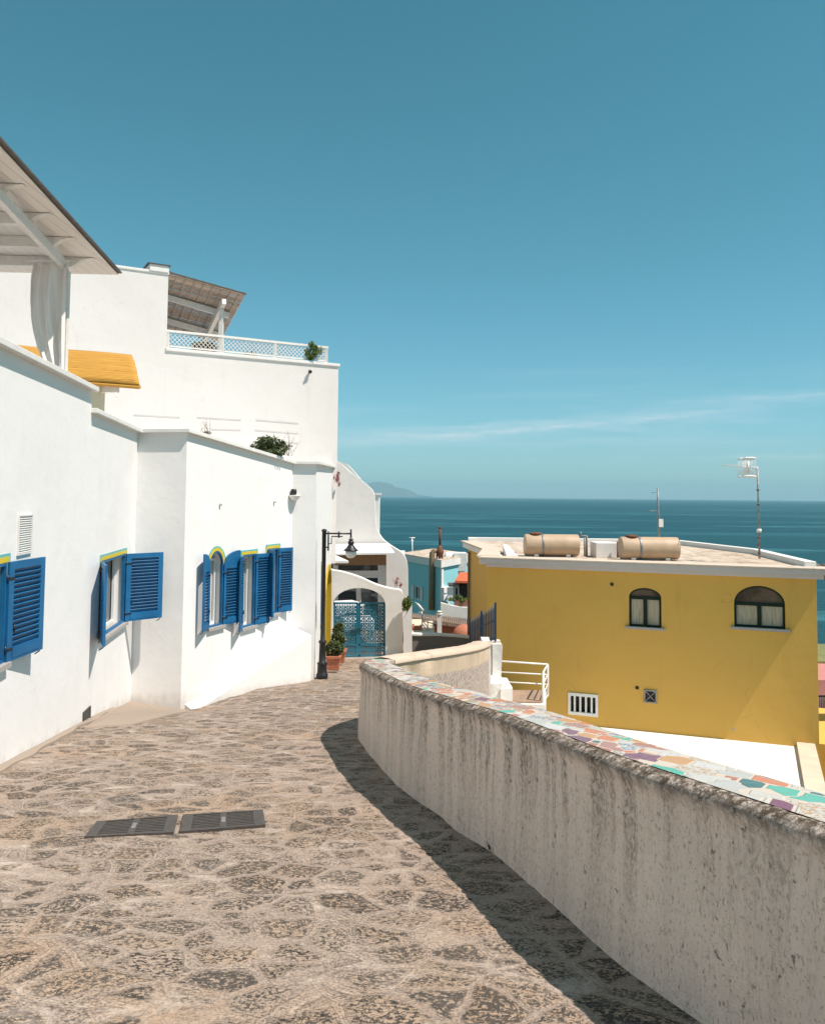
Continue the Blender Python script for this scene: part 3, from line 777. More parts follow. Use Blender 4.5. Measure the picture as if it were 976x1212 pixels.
def frame_rect(mb, P, s0, s1, z0, z1, dep, wd=.05, th=.05, mid=1):
    """window frame from boxes in wall coordinates"""
    def bx(a, b, c, d):
        mb.hexa([P(a, c, dep), P(b, c, dep), P(b, c, dep-th), P(a, c, dep-th), P(a, d, dep), P(b, d, dep), P(b, d, dep-th), P(a, d, dep-th)])
    bx(s0, s0+wd, z0, z1); bx(s1-wd, s1, z0, z1); bx(s0+wd, s1-wd, z0, z0+wd); bx(s0+wd, s1-wd, z1-wd, z1)
    for k in range(mid): c = s0+(s1-s0)*(k+1)/(mid+1); bx(c-wd*.5, c+wd*.5, z0+wd, z1-wd)
def house_window(P, s0, s1, z0, z1, root, archfn=None, fm='blue', sashes='frame_white', trim=True, dep=.19, two=True, surround=.055, pane='glass'):
    mb = mbf(root); frame_rect(mb, P, s0+.003, s1-.003, z0+.003, (z1 if not archfn else archfn(s0+.02)+.0)-.003, -.004+.05, .03, .05, 0)
    if archfn:
        mb.bm.free(); mb = mbf(root); zs = archfn(s0+1e-3)
        for a_, b_, c_, d_ in ((s0+.003, s0+.033, z0+.003, zs), (s1-.033, s1-.003, z0+.003, zs), (s0+.033, s1-.033, z0+.003, z0+.033)):
            mb.hexa([P(a_, c_, .046), P(b_, c_, .046), P(b_, c_, -.003), P(a_, c_, -.003), P(a_, d_, .046), P(b_, d_, .046), P(b_, d_, -.003), P(a_, d_, -.003)])
        K = 14
        for k in range(K):
            a, b = s0+(s1-s0)*k/K, s0+(s1-s0)*(k+1)/K; za, zb_ = archfn(a+1e-4 if k == 0 else a), archfn(b-1e-4 if k == K-1 else b)
            mb.hexa([P(a, za-.033, .046), P(b, zb_-.033, .046), P(b, zb_-.033, -.003), P(a, za-.033, -.003), P(a, za-.003, .046), P(b, zb_-.003, .046), P(b, zb_-.003, -.003), P(a, za-.003, -.003)])
    win = mb.build('window', M[fm], root)
    mb = MB(root.location); frame_rect(mb, P, s0+.004, s1-.004, z0+.01, (z1 if not archfn else archfn((s0+s1)/2)*.4+archfn(s0+.02)*.6)-.045, dep, .045, .04, 1 if two else 0)
    mb.build('sash', M[sashes], win)
    mb = MB(root.location); mb.face([P(s0, z0, dep+.01), P(s1, z0, dep+.01), P(s1, z1+.3*(1 if archfn else 0), dep+.01), P(s0, z1+.3*(1 if archfn else 0), dep+.01)])
    mb.build('pane', M[pane], win)
    mb = MB(root.location); a, b = s0-.05, s1+.05
    mb.hexa([P(a, z0-.045, .0), P(b, z0-.045, .0), P(b, z0-.045, -.06), P(a, z0-.045, -.06), P(a, z0+.004, 0), P(b, z0+.004, 0), P(b, z0+.004, -.06), P(a, z0+.004, -.06)])
    mb.hexa([P(s0, z0-.04, dep), P(s1, z0-.04, dep), P(s1, z0-.04, .0), P(s0, z0-.04, .0), P(s0, z0+.006, dep), P(s1, z0+.006, dep), P(s1, z0+.006, 0), P(s0, z0+.006, 0)])
    mb.build('sill', M['sill'], win)
    if trim:   # painted yellow and turquoise surround, a thin raised band
        for o, wd, mt, pr in ((0, surround, 'paint_yellow', .006), (surround, surround*.55, 'paint_teal', .004)):
            mb = MB(root.location)
            if archfn:
                c = (s0+s1)/2; a0 = (s1-s0)/2; sp = archfn(s0+1e-4); rise = archfn(c)-sp; K = 24; ring = []
                for k in range(K+1):
                    th = math.pi*k/K; ring.append([(c-(a0+q)*math.cos(th), sp+(rise+q)*math.sin(th)) for q in (o, o+wd)])
                for u, v in zip(ring, ring[1:]):
                    mb.hexa([P(u[0][0], u[0][1], 0), P(v[0][0], v[0][1], 0), P(v[1][0], v[1][1], 0), P(u[1][0], u[1][1], 0), P(u[0][0], u[0][1], -pr), P(v[0][0], v[0][1], -pr), P(v[1][0], v[1][1], -pr), P(u[1][0], u[1][1], -pr)])
            else:
                z = z1+o
                mb.hexa([P(s0-o-wd*.9, z, 0), P(s1+o+wd*.9, z, 0), P(s1+o+wd*.9, z, -pr), P(s0-o-wd*.9, z, -pr), P(s0-o-wd*.9, z+wd, 0), P(s1+o+wd*.9, z+wd, 0), P(s1+o+wd*.9, z+wd, -pr), P(s0-o-wd*.9, z+wd, -pr)])
                for a, b in ((s0-o-wd, s0-o), (s1+o, s1+o+wd)):
                    mb.hexa([P(a, z1-.16, 0), P(b, z1-.16, 0), P(b, z1-.16, -pr), P(a, z1-.16, -pr), P(a, z, 0), P(b, z, 0), P(b, z, -pr), P(a, z, -pr)])
            mb.build('surround', M[mt], win)
    return win
def shutter(root, P, dvec, nvec, s_h, z0, z1, wd, ang, side, archrise=0, t=.035):
    """louvred leaf hinged at s_h on the wall face. side=-1 leaf of the left jamb, +1 right jamb. ang = opening from closed (deg)"""
    hx, hy, _ = P(s_h, 0, -.012)
    base = Vector((dvec.x, dvec.y, 0))*(-side)   # closed leaf points across the opening
    out = Vector((nvec.x, nvec.y, 0))
    a = R(ang); ax = (base*math.cos(a)+out*math.sin(a)).normalized(); nx = (base*(-math.sin(a))+out*math.cos(a)).normalized()  # leaf axis, leaf normal
    o = Vector((hx, hy, z0)); up = Vector((0, 0, 1)); H = z1-z0
    mb = MB(root.location)
    def bx(a0, a1, h0, h1, t0, t1, tilt=0):
        pts = []
        for h in (h0, h1):
            for (u, v) in ((a0, t0), (a1, t0), (a1, t1), (a0, t1)): pts.append(o+ax*u+nx*v+up*h)
        mb.hexa(pts)
    st_ = max(.045, wd*.13)
    def top(u):
        if not archrise: return H
        return H-archrise+archrise*math.sqrt(max(0, 1-((wd-u)/wd)**2)) if True else H
    Hs = H if not archrise else H-archrise
    bx(0, st_, 0, Hs, -t/2, t/2); bx(wd-st_, wd, 0, H, -t/2, t/2)
    bx(st_, wd-st_, 0, .13, -t/2, t/2); bx(st_, wd-st_, Hs-.07, Hs, -t/2, t/2)
    bx(st_, wd-st_, .03, .10, -t/2-.006, t/2+.006)
    if archrise:
        K = 10
        for k in range(K):
            u0, u1 = (wd-st_)*k/K, (wd-st_)*(k+1)/K
            pts = []
            for (u, h) in ((u0, Hs-.001), (u1, Hs-.001), (u1, top(u1)), (u0, max(top(u0), Hs+.001))):
                pts.append((u, h))
            mb.hexa([o+ax*u+nx*(-t/2)+up*h for u, h in pts]+[o+ax*u+nx*(t/2)+up*h for u, h in pts])
    nsl = max(4, int((Hs-.21)/.050)); stp = (Hs-.20)/nsl
    for isl in range(nsl):
        k = .13+stp*(isl+.5)
        # tilted slat
        c = [(-.019, .024), (-.013, .031), (.019, -.023), (.013, -.030)]
        A = [o+ax*(st_-.004)+nx*v+up*(k+h) for v, h in c]; B = [o+ax*(wd-st_+.004)+nx*v+up*(k+h) for v, h in c]
        va = [mb.bm.verts.new(q-mb.org) for q in A]; vb = [mb.bm.verts.new(q-mb.org) for q in B]
        for i in range(4): mb.bm.faces.new((va[i], va[(i+1) % 4], vb[(i+1) % 4], vb[i]))
        mb.bm.faces.new(va); mb.bm.faces.new(vb[::-1])
    sh = mb.build('shutter', M['blue'], root)
    for h in (.12, H*.48 if False else Hs-.16):
        mb = MB(root.location); p = o+up*h
        mb.tube([p-up*.035, p+up*.035], .011, 8)
        mb.beam(p, p+ax*.10+nx*0, .012+t, .022); mb.beam(p, p-out*.03-ax*.0+Vector((dvec.x, dvec.y, 0))*side*.05, .014, .022)
        mb.build('hinge', M['black'], sh)
    mb = MB(root.location); p = o+ax*(wd-.03)+up*(-.012)
    mb.tube([p, p+nx*.03-up*.02, p-out*.05-up*.035], .007, 6)
    mb.build('latch', M['black'], sh); mb = MB(root.location)
    p = o+ax*(wd*.15)-nx*(t/2+.01)+up*.28; mb.tube([p, p+up*.07], .008, 6)
    mb.build('catch', M['black'], sh)
    return sh
# street windows of wall A
house_window(P_A, *w1[:2], w1[2], w1[3], house)
shutter(house, P_A, dA, nA, w1[1], w1[2]+.0, w1[3]+.0, .73, 171, 1)
shutter(house, P_A, dA, nA, w1[0], w1[2]+.0, w1[3]+.0, .84, 165, -1)
s2a, s2b = w2[0]-Sstep, w2[1]-Sstep
house_window(P_A2, s2a, s2b, w2[2], w2[3], house)
shutter(house, P_A2, dA, nA, s2b, w2[2]+.01, w2[3]-.01, .66, 131, 1)
shutter(house, P_A2, dA, nA, s2a, w2[2]+.01, w2[3]-.01, .66, 162, -1)
# wall B
house_window(P_B, b1s, b1e, zb1, zt1, house, opsB[0][3], two=False, pane='net')
shutter(house, P_B, dB, nB, b1e, zb1, zt1-.02, .40, 166, 1, .24)
shutter(house, P_B, dB, nB, b1s, zb1, zt1-.02, .42, 160, -1, .24)
house_window(P_B, b2s, b2e, zb2, zt2, house, two=False, pane='net')
shutter(house, P_B, dB, nB, b2e, zb2, zt2-.01, .40, 166, 1)
shutter(house, P_B, dB, nB, b2s, zb2, zt2-.01, .42, 155, -1)
house_window(P_B, b3s, b3e, zb3, zt3, house, two=False, pane='net')
shutter(house, P_B, dB, nB, b3e, zb3, zt3-.01, .40, 164, 1)
shutter(house, P_B, dB, nB, b3s, zb3, zt3-.01, .30, 128, -1)
# narrow window and mustard arched doorway of wall E
house_window(P_E, e0s, e0e, zb0, zt0, house, two=False)
mb = mbf(house); c = (e1s+e1e)/2; a0 = (e1e-e1s)/2; sp = zed-.55
ring = [[(c-a0-q, ed[2]) for q in (-.012, .14)]]+[[(c-(a0+q)*math.cos(math.pi*k/20), sp+(.5+q)*math.sin(math.pi*k/20)) for q in (-.012, .14)] for k in range(21)]+[[(c+a0+q, ed[2]) for q in (-.012, .14)]]
for u, v in zip(ring, ring[1:]):
    mb.hexa([P_E(u[0][0], u[0][1], .19), P_E(v[0][0], v[0][1], .19), P_E(v[1][0], v[1][1], .19), P_E(u[1][0], u[1][1], .19), P_E(u[0][0], u[0][1], -.05), P_E(v[0][0], v[0][1], -.05), P_E(v[1][0], v[1][1], -.05), P_E(u[1][0], u[1][1], -.05)])
mb.build('door_surround', M['olive_paint'], house)
mb = mbf(house); mb.hexa([P_E(e1s, ed[2], .2), P_E(e1e, ed[2], .2), P_E(e1e, ed[2], .15), P_E(e1s, ed[2], .15), P_E(e1s, zed, .2), P_E(e1e, zed, .2), P_E(e1e, zed, .15), P_E(e1s, zed, .15)])
dr = mb.build('door', M['olive_paint'], house)
mb = mbf(house); q = P_E(e1s+.12, (ed[2]+zed)/2, .11); mb.tube([Vector(q)-Vector((0, 0, .08)), Vector(q)+Vector((0, 0, .08))], .012); mb.build('handle', M['black'], dr)
# vents on wall A
def vent(P, s, z, w_, h, slats, mat, name='wall_vent'):
    mb = mbf(house)
    def bx(a, b, c, d, t0, t1): mb.hexa([P(a, c, t0), P(b, c, t0), P(b, c, t1), P(a, c, t1), P(a, d, t0), P(b, d, t0), P(b, d, t1), P(a, d, t1)])
    bx(s, s+w_, z, z+.015, .0, -.02); bx(s, s+w_, z+h-.015, z+h, .0, -.02); bx(s, s+.015, z+.015, z+h-.015, 0, -.02); bx(s+w_-.015, s+w_, z+.015, z+h-.015, 0, -.02)
    for k in range(slats):
        zz = z+.02+(h-.04)*k/slats; hh = (h-.04)/slats
        mb.hexa([P(s+.015, zz+hh*.5, .0), P(s+w_-.015, zz+hh*.5, .0), P(s+w_-.015, zz, -.016), P(s+.015, zz, -.016), P(s+.015, zz+hh*.62, .0), P(s+w_-.015, zz+hh*.62, 0), P(s+w_-.015, zz+hh*.2, -.016), P(s+.015, zz+hh*.2, -.016)])
    return mb.build(name, M[mat], house)
mb = mbf(house)
vs0, vs1 = sA(21.5), sA(38); vz0 = zw(30, 656, A0, C1); vz1 = zw(30, 609, A0, C1)
vent(P_A, vs0, vz0, vs1-vs0, vz1-vz0, 16, 'cap')
mb.box(0, 0, 0, 0, 0, 0) if False else None
mb.bm.free()
vs0, vs1 = sA(105)-Sstep, sA(113)-Sstep; vz0 = zw(109, 861, A0, C1); vz1 = zw(109, 840, A0, C1)
vent(P_A2, vs0+.02, vz0, vs1-vs0, vz1-vz0, 5, 'dark_iron', 'foot_vent')
# pegs on wall B
for px, py in ((260, 597), (324, 594)):
    mb = mbf(house); s = sB(px); z = zw(px, py, C2, B1)
    mb.tube([P_B(s, z, .01), P_B(s, z, -.035), P_B(s, z+.03, -.045)], .024, 8); mb.build('peg', M['cap'], house)
# wall-mounted uplight in the corner at the end of wall B
wl_p = G(349, 586, 17.55)
wl = empty('wall_lamp', wl_p, 'small white wall light with black fitting under the coping in the corner', 'wall lamp')
mb = mbf(wl); c = wl_p+Vector((.0, -.06, -.02)); mb.lathe(c, [(.03, -.10), (.09, -.06), (.13, 0), (.135, .02)], 16); mb.beam(c+Vector((-.02, .12, -.05)), c+Vector((0, 0, -.05)), .06, .05); mb.build('bowl', M['white_metal'], wl)
mb = mbf(wl); mb.lathe(c+Vector((-.02, 0, .02)), [(.05, 0), (.065, .03), (.065, .10), (.045, .13)], 12); mb.build('fitting', M['black'], wl)

# ------------------------------------------------------------------ drain grates in the street
def grate(cpx, half_w, label):
    pass
g1 = [GP(99.8, 993.6), GP(205.5, 988.2), GP(210.6, 967.3), GP(114.6, 975)]
g2 = [GP(212.0, 987.5), GP(314, 979.3), GP(311, 961), GP(216.5, 967)]
for pts, lab in ((g1, 'dark iron drain grate in the paving, the one nearer the white wall'), (g2, 'dark iron drain grate in the paving, the one nearer the parapet')):
    o0 = sum((Vector(p) for p in pts), Vector())/4
    gt = empty('drain_grate', o0, lab, 'drain grate', 'pair of drain grates in the paving')
    def Q(u, v, h=0):
        a = pts[0].lerp(pts[1], u); b = pts[3].lerp(pts[2], u); p = a.lerp(b, v); return Vector((p.x, p.y, gz(p.x, p.y)+h+.012))
    mb = mbf(gt)
    def bar(u0, u1, v0, v1, h0, h1):
        mb.hexa([Q(u0, v0, h0), Q(u1, v0, h0), Q(u1, v1, h0), Q(u0, v1, h0), Q(u0, v0, h1), Q(u1, v0, h1), Q(u1, v1, h1), Q(u0, v1, h1)])
    bar(0, .13, 0, 1, -.02, .006); bar(.87, 1, 0, 1, -.02, .006); bar(.13, .87, 0, .07, -.02, .006); bar(.13, .87, .93, 1, -.02, .006); bar(.46, .54, .07, .93, -.02, .006)
    mb.build('frame', M['dark_iron'], gt)
    mb = mbf(gt)
    for a, b in ((.13, .46), (.54, .87)):
        for k in range(9):
            v = .09+.84*k/9; bar(a, b, v, v+.05, -.02, .003)
    mb.build('bars', M['dark_iron'], gt)
    mb = mbf(gt); bar(.02, .98, .02, .98, -.012, -.004); mb.build('pit', M['black'], gt)  # thin black plate stands in for the shade below the bars
    mb = mbf(gt); bar(.475, .525, .35, .65, .006, .009); mb.build('lifting_plate', M['galv'], gt)

# ------------------------------------------------------------------ PARAPET WALL with mosaic top
par = empty('parapet_wall', (PC[120].x, PC[120].y, gz(PC[120].x, PC[120].y)), 'long curved weathered parapet wall topped with broken coloured tiles', 'wall')
mb = mbf(par); HW = .90; NR = 26
def zgl(p): return -1.6-SL*p.y
def htop(p, i): return zgl(p)+HW+.008*noise.noise(Vector((i*.02, 7, 0)))
cum = [0]
for a, b in zip(PC, PC[1:]): cum.append(cum[-1]+(b-a).length)
rows = []
for i, p in enumerate(PC):
    nr = pnorm(i); r = []; zt = htop(p, i)
    for k in range(NR+1):
        v = k/NR; z = zt-.03-(HW+.25)*v
        q3 = Vector((cum[i]*1.0, z, 0))
        bul = .022*noise.noise(q3*1.6)+.004*noise.noise(q3*6)+.004*noise.noise(q3*19)
        lip = .028*math.exp(-(v*(HW+.25)/.05)**2)*(1+.7*noise.noise(q3*24))
        off = -.02*v-lip+bul
        q = p+nr*off; r.append((mb.bm.verts.new(Vector((q.x, q.y, z))-mb.org), (cum[i], .03+(HW+.25)*v)))
    # rough lip rolling over on to the top
    for dv, dz in ((.018, .014), (.05, .016+.006*noise.noise(Vector((cum[i]*11, 1, 1))))):
        q = p+nr*(dv+.008*noise.noise(Vector((cum[i]*7, 5, dv)))); r.insert(0, (mb.bm.verts.new(Vector((q.x, q.y, zt-.015+dz))-mb.org), (cum[i], .02-dv*1.2)))
    rows.append(r)
for a, b in zip(rows, rows[1:]):
    for k in range(len(a)-1):
        f = mb.bm.faces.new((a[k][0], b[k][0], b[k+1][0], a[k+1][0])); f.smooth = True
        for l, (vv, u) in zip(f.loops, (a[k], b[k], b[k+1], a[k+1])): l[mb.uvl].uv = u
mb.build('street_face', M['parapet'], par, recalc=False)
# core and outer (drop-side) face
mb = mbf(par); rows = []
for i in range(0, len(PC), 3):
    p = PC[i]; nr = pnorm(i); zt = htop(p, i); r = []
    pr = [(.03, zt-.025), (PW, zt-.025-.0)]
    for k in range(9): pr.append((PW+.03*k/8+.012*noise.noise(Vector((cum[i]*2, k*.7, 4))), zt-.03-2.6*k/8))
    for o_, z in pr: q = p+nr*o_; r.append((mb.bm.verts.new(Vector((q.x, q.y, z))-mb.org), (cum[i], zt-z)))
    rows.append(r)
for a, b in zip(rows, rows[1:]):
    for k in range(len(a)-1):
        f = mb.bm.faces.new((a[k+1][0], b[k+1][0], b[k][0], a[k][0])); f.smooth = True
        for l, (vv, u) in zip(f.loops, (a[k+1], b[k+1], b[k], a[k])): l[mb.uvl].uv = u
mb.build('drop_side_face', M['banded_render'], par, recalc=False)
# mosaic
iend = min(i for i in range(len(PC)) if cum[i] > cum[-1]-5.4)
mb = mbf(par); rows = []
for i in range(0, iend, 2):
    p = PC[i]; nr = pnorm(i); zt = htop(p, i); r = []
    for k in range(5):
        o_ = .045+(PW-.045+.02)*k/4; q = p+nr*o_; r.append((mb.bm.verts.new(Vector((q.x, q.y, zt+.004+.006*math.sin(math.pi*k/4)))-mb.org), (cum[i], o_)))
    q = p+nr*(PW+.02); r.append((mb.bm.verts.new(Vector((q.x, q.y, zt-.04))-mb.org), (cum[i], o_+.04)))
    rows.append(r)
for a, b in zip(rows, rows[1:]):
    for k in range(len(a)-1):
        f = mb.bm.faces.new((a[k+1][0], b[k+1][0], b[k][0], a[k][0]))
        for l, (vv, u) in zip(f.loops, (a[k+1], b[k+1], b[k], a[k])): l[mb.uvl].uv = u
mb.build('mosaic_top', M['mosaic'], par, recalc=False)
# coping of the plain far stretch
M['plain_top'] = plaster('sun_bleached_plaster', (.58, .46, .36), (.27, .21, .16), .8, .012)
mb = mbf(par); rows = []
for i in range(iend-2, len(PC), 3):
    p = PC[i]; nr = pnorm(i); zt = htop(p, i); r = []
    for k in range(5):
        o_ = -.02+(PW+.05)*k/4; q = p+nr*o_; r.append(mb.bm.verts.new(Vector((q.x, q.y, zt+.0+.03*math.sin(math.pi*k/4)+.012*noise.noise(Vector((cum[i]*3, k, 0)))))-mb.org))
    q = p+nr*(PW+.03); r.append(mb.bm.verts.new(Vector((q.x, q.y, zt-.05))-mb.org)); rows.append(r)
for a, b in zip(rows, rows[1:]):
    for k in range(len(a)-1): f = mb.bm.faces.new((a[k+1], b[k+1], b[k], a[k])); f.smooth = True
mb.build('plaster_top', M['plain_top'], par, recalc=False)

# weeds at the foot of the parapet
for px, py, s_ in ((586, 1008, .05),):
    p = GP(px, py); wd = MB(p); blob(wd, p+Vector((-.03, 0, .03)), (.04, .06, .04), 90, .016, seed=4)
    o = wd.build('weed', M['leaf'], recalc=False); tag(o, 'tiny green weed growing at the foot of the parapet', 'weed')

# ------------------------------------------------------------------ white end post, steps, landing, railing
YE = 16.0
steps = empty('stairway', G(600, 835, 16.0), 'white rough plastered steps and brown landing beyond the parapet', 'stairs')
def rough_box(mb, x0, x1, y0, y1, z0, z1, amp=.02, seed=0, n=5):
    """lumpy plastered block"""
    idx = {}
    def V(i, j, k):
        key = (i, j, k)
        if key not in idx:
            p = Vector((x0+(x1-x0)*i/n, y0+(y1-y0)*j/n, z0+(z1-z0)*k/n))
            q = p+noise.noise_vector(p*4+Vector((seed, 0, 0)))*amp; idx[key] = mb.bm.verts.new(q-mb.org)
        return idx[key]
    for a in range(n):
        for b in range(n):
            for f in ((V(a,b,0),V(a,b+1,0),V(a+1,b+1,0),V(a+1,b,0)), (V(a,b,n),V(a+1,b,n),V(a+1,b+1,n),V(a,b+1,n)), (V(a,0,b),V(a+1,0,b),V(a+1,0,b+1),V(a,0,b+1)),
                      (V(a,n,b),V(a,n,b+1),V(a+1,n,b+1),V(a+1,n,b)), (V(0,a,b),V(0,a,b+1),V(0,a+1,b+1),V(0,a+1,b)), (V(n,a,b),V(n,a+1,b),V(n,a+1,b+1),V(n,a,b+1))): mb.bm.faces.new(f)
M['rough_white'] = plaster('rough_whitewash', (.78, .74, .69), (.4, .35, .28), .4, .015)
p0 = G(570.5, 757, 15.95); p1 = G(578, 832, 15.75)
mb = mbf(steps); rough_box(mb, p0.x-.02, p0.x+.14, 15.7, 16.15, p1.z-1.2, p0.z+.01, .03, 3); mb.build('end_post', M['rough_white'], steps)
p0 = G(581, 761, 16.9); p1 = G(592.5, 820, 16.9)
mb = mbf(steps); rough_box(mb, p0.x, p1.x, 16.7, 17.3, p1.z-1.5, p0.z, .03, 9); mb.build('gate_pillar', M['rough_white'], steps)
za = G(590, 802, 16.5).z; zb_ = G(600, 811, 16.2).z; zl = G(620, 820, 16.8).z
mb = mbf(steps)
xa = G(578, 800, 16.3).x; xb = G(590, 800, 16.3).x; xc = G(603.5, 812, 16.3).x
rough_box(mb, xa, xb+.02, 15.95, 16.9, zl-1.6, za, .018, 1); rough_box(mb, xb, xc, 15.9, 16.85, zl-1.6, zb_, .018, 2)
rough_box(mb, xa, xc-.06, 15.3, 15.97, zl-1.6, zl+.03, .015, 5)
mb.build('steps', M['rough_white'], steps)
mb = mbf(steps); L4 = [G(604, 820.5, 16.9), G(643, 821, 16.9), G(641, 832.5, 15.95), G(598, 831.5, 15.95)]
pz_ = L4[0].z; mb.slab([Vector((p.x, p.y, zl)) for p in L4], (0, 0, .03)); mb.build('landing_tiles', simple('brown_terrace_tiles', (.30, .20, .14), .7, .2, 5), steps)
mb = mbf(steps); ex = [Vector((L4[0].x-.05, L4[0].y+.05, zl-.001)), Vector((L4[1].x+.06, L4[1].y+.05, zl-.001)), Vector((L4[2].x+.06, L4[2].y-.08, zl-.001)), Vector((L4[3].x-.05, L4[3].y-.08, zl-.001))]
mb.slab(ex, (0, 0, -1.8)); mb.build('landing_block', M['rough_white'], steps)
rail = empty('handrail', G(646, 822, 16.9), 'thin white metal handrail round the small brown landing', 'railing')
mb = mbf(rail); YR = 16.95
for pa, pb_ in (((590, 782.5), (648, 786.5)), ((592, 795.5), (647, 798.5)), ((593, 807), (646, 810)), ((600, 818.5), (645, 820.5))):
    mb.tube([G(*pa, YR), G(*pb_, YR)], .013 if pa[1] > 790 else .018, 8)
mb.build('back_rails', M['white_metal'], rail)
mb = mbf(rail); tp = G(648, 786.5, YR)
mb.tube([tp, G(648.3, 824, YR)], .02, 8); mb.build('post', M['white_metal'], rail)
mb = mbf(rail); mb.tube([G(643, 795, 16.0), G(641.5, 852, 16.0)], .024, 8); mb.build('post', M['white_metal'], rail)
mb = mbf(rail); mb.tube([tp, G(643, 795, 16.0)], .018, 8)
for t0, t1 in ((.3, .35), (.6, .65), (.95, .9)):
    mb.tube([tp.lerp(G(648.3, 824, YR), t0), G(643, 795, 16.0).lerp(G(641.5, 852, 16.0), t1*.75)], .013, 6)
mb.build('side_rails', M['white_metal'], rail)
# dark blue iron fence above the end of the parapet
fen = empty('iron_fence', G(572, 762, 16.6), 'dark blue spiked iron fence panel against the yellow house', 'fence')
fa, fb = G(556, 765, 18.3), G(586, 759, 16.9)
ta, tb = G(556, 737, 18.3), G(586, 719, 16.9)
for t in (0, .47, 1):
    mb = mbf(fen); b = fa.lerp(fb, t); tt = ta.lerp(tb, t); mb.beam(b, tt+Vector((0, 0, .10)), .04, .04); mb.build('post', M['blue_dark'], fen)
mb = mbf(fen)
for k in range(16):
    t = (k+.5)/16; b = fa.lerp(fb, t)+Vector((0, 0, .02)); tt = ta.lerp(tb, t)
    mb.tube([b, tt+Vector((0, 0, -.04)), tt+Vector((0, 0, .07))], [.014, .014, .003], 6)
mb.build('bars', M['blue_dark'], fen)
mb = mbf(fen)
for k in (.08, .62): mb.beam(fa.lerp(ta, k), fb.lerp(tb, k), .02, .035)
mb.build('rails', M['blue_dark'], fen)
mb = mbf(steps); rough_box(mb, fa.x-.05, fb.x+.0, 16.95, 18.4, -6.0, fa.z-.03, .02, 5) if False else None
ribbon(mb, [(fa.x-.1, fa.y+.1), (fb.x, fb.y)], .12, .12, [-6, -6], [fa.z, fb.z-.0]); mb.build('fence_wall', M['plain_top'], steps)

# ------------------------------------------------------------------ STREET LAMP
LY0 = 17.95; lp = G(381, 802, LY0); lp = Vector((lp.x, LY0, gz(lp.x, LY0))); tz_ = G(383.5, 627, LY0).z
lamp = empty('street_lamp', lp, 'black iron street lamp with bracket arm and frosted bell lantern', 'street lamp')
H = tz_-lp.z
mb = mbf(lamp)
mb.lathe(lp, [(.125, -.05), (.125, .10), (.105, .12), (.10, .30), (.115, .33), (.075, .36), (.065, .75), (.085, .77), (.085, .80), (.052, .83), (.045, 1.4), (.045, H-.04), (.058, H-.04), (.058, H), (.02, H+.02)], 18)
mb.build('pole', M['black'], lamp)
sc_ = 17.3/976; ax_ = Vector((1, 0, 0)); top = Vector((lp.x, lp.y, 0))
zr = lambda py: G(400, py, LY0).z; xr = lambda px: G(px, 630, LY0).x
mb = mbf(lamp)
mb.tube([(lp.x, lp.y, zr(631.5)), (xr(415.5), lp.y, zr(631.5))], .018, 8)
mb.tube([(xr(388.6), lp.y, zr(629)), (xr(388.6), lp.y, zr(652))], .018, 8)
mb.tube([(lp.x, lp.y, zr(648)), (xr(388.6), lp.y, zr(648))], .014, 8)
mb.tube([(xr(388.6), lp.y, zr(643.5)), (xr(392.3), lp.y, zr(643.5)), (xr(392.3), lp.y, zr(635)), (xr(405.5), lp.y, zr(635))], .013, 8)
mb.tube([(xr(401), lp.y, zr(629)), (xr(401), lp.y, zr(636.5))], .02, 8)
mb.tube([(xr(415.2), lp.y, zr(626)), (xr(415.2), lp.y, zr(637))], .02, 8)
mb.build('arm', M['black'], lamp)
lc = Vector((xr(415.4), lp.y, zr(651.5)))
mb = mbf(lamp); mb.lathe(lc, [(.165, 0), (.15, .02), (.105, .055), (.085, .085), (.08, .10), (.05, .125), (.06, .135), (.068, .17), (.06, .20), (.035, .215), (.05, .225), (.05, .245), (.02, .26), (.02, .30)], 20)
mb.lathe(lc, [(.04, -.01), (.165, -.004), (.17, .002), (.04, .006)], 20)
mb.build('hood', M['black'], lamp)
mb = mbf(lamp); mb.lathe(lc, [(.015, -.165), (.06, -.155), (.10, -.12), (.12, -.07), (.125, -.012)], 20); mb.build('globe', M['lamp_glass'], lamp)

# ------------------------------------------------------------------ pergola over the near terrace (top left), curtain
perg = empty('pergola', (A0.x-.6, 9, ZST-.3), 'white boarded canopy on beams over the near roof terrace', 'pergola')
ze = G(140, 325, 11.9); e0 = G(0, 168, 7.45); zz = ze.z
farL = Vector((-9.5, 12.6, zz+.12)); 
dE_ = (Vector((e0.x, e0.y, 0))-Vector((ze.x, ze.y, 0))).normalized()
nearR = Vector((ze.x, ze.y, 0))+dE_*11; nearR.z = zz
slope = lambda x: zz+.0*(ze.x-x)
mb = MB(perg.location)
up_ = .022
c4 = [Vector((ze.x, ze.y, zz)), Vector((nearR.x, nearR.y, zz)), Vector((-9.5, nearR.y, zz+.1)), Vector((-9.5, ze.y+.15, zz+.1))]
uv4 = [(p.x, p.y) for p in c4]
f = mb.face([p for p in c4], uv4)
mb.face([p+Vector((0, 0, up_)) for p in c4], uv4, flip=True)
for i in range(4):
    a, b = c4[i], c4[(i+1) % 4]; mb.face([a, b, b+Vector((0, 0, up_)), a+Vector((0, 0, up_))])
mb.build('roof_boards', M['boards'], perg)
mb = mbf(perg)
ribbon(mb, [(ze.x+.02, ze.y+.02), (nearR.x+.02, nearR.y)], .025, .10, [zz+up_+.002]*2, [zz+up_+.022]*2); mb.build('eave_trim', simple('dark_eave_trim', (.10, .085, .075), .7, .3, 9), perg)
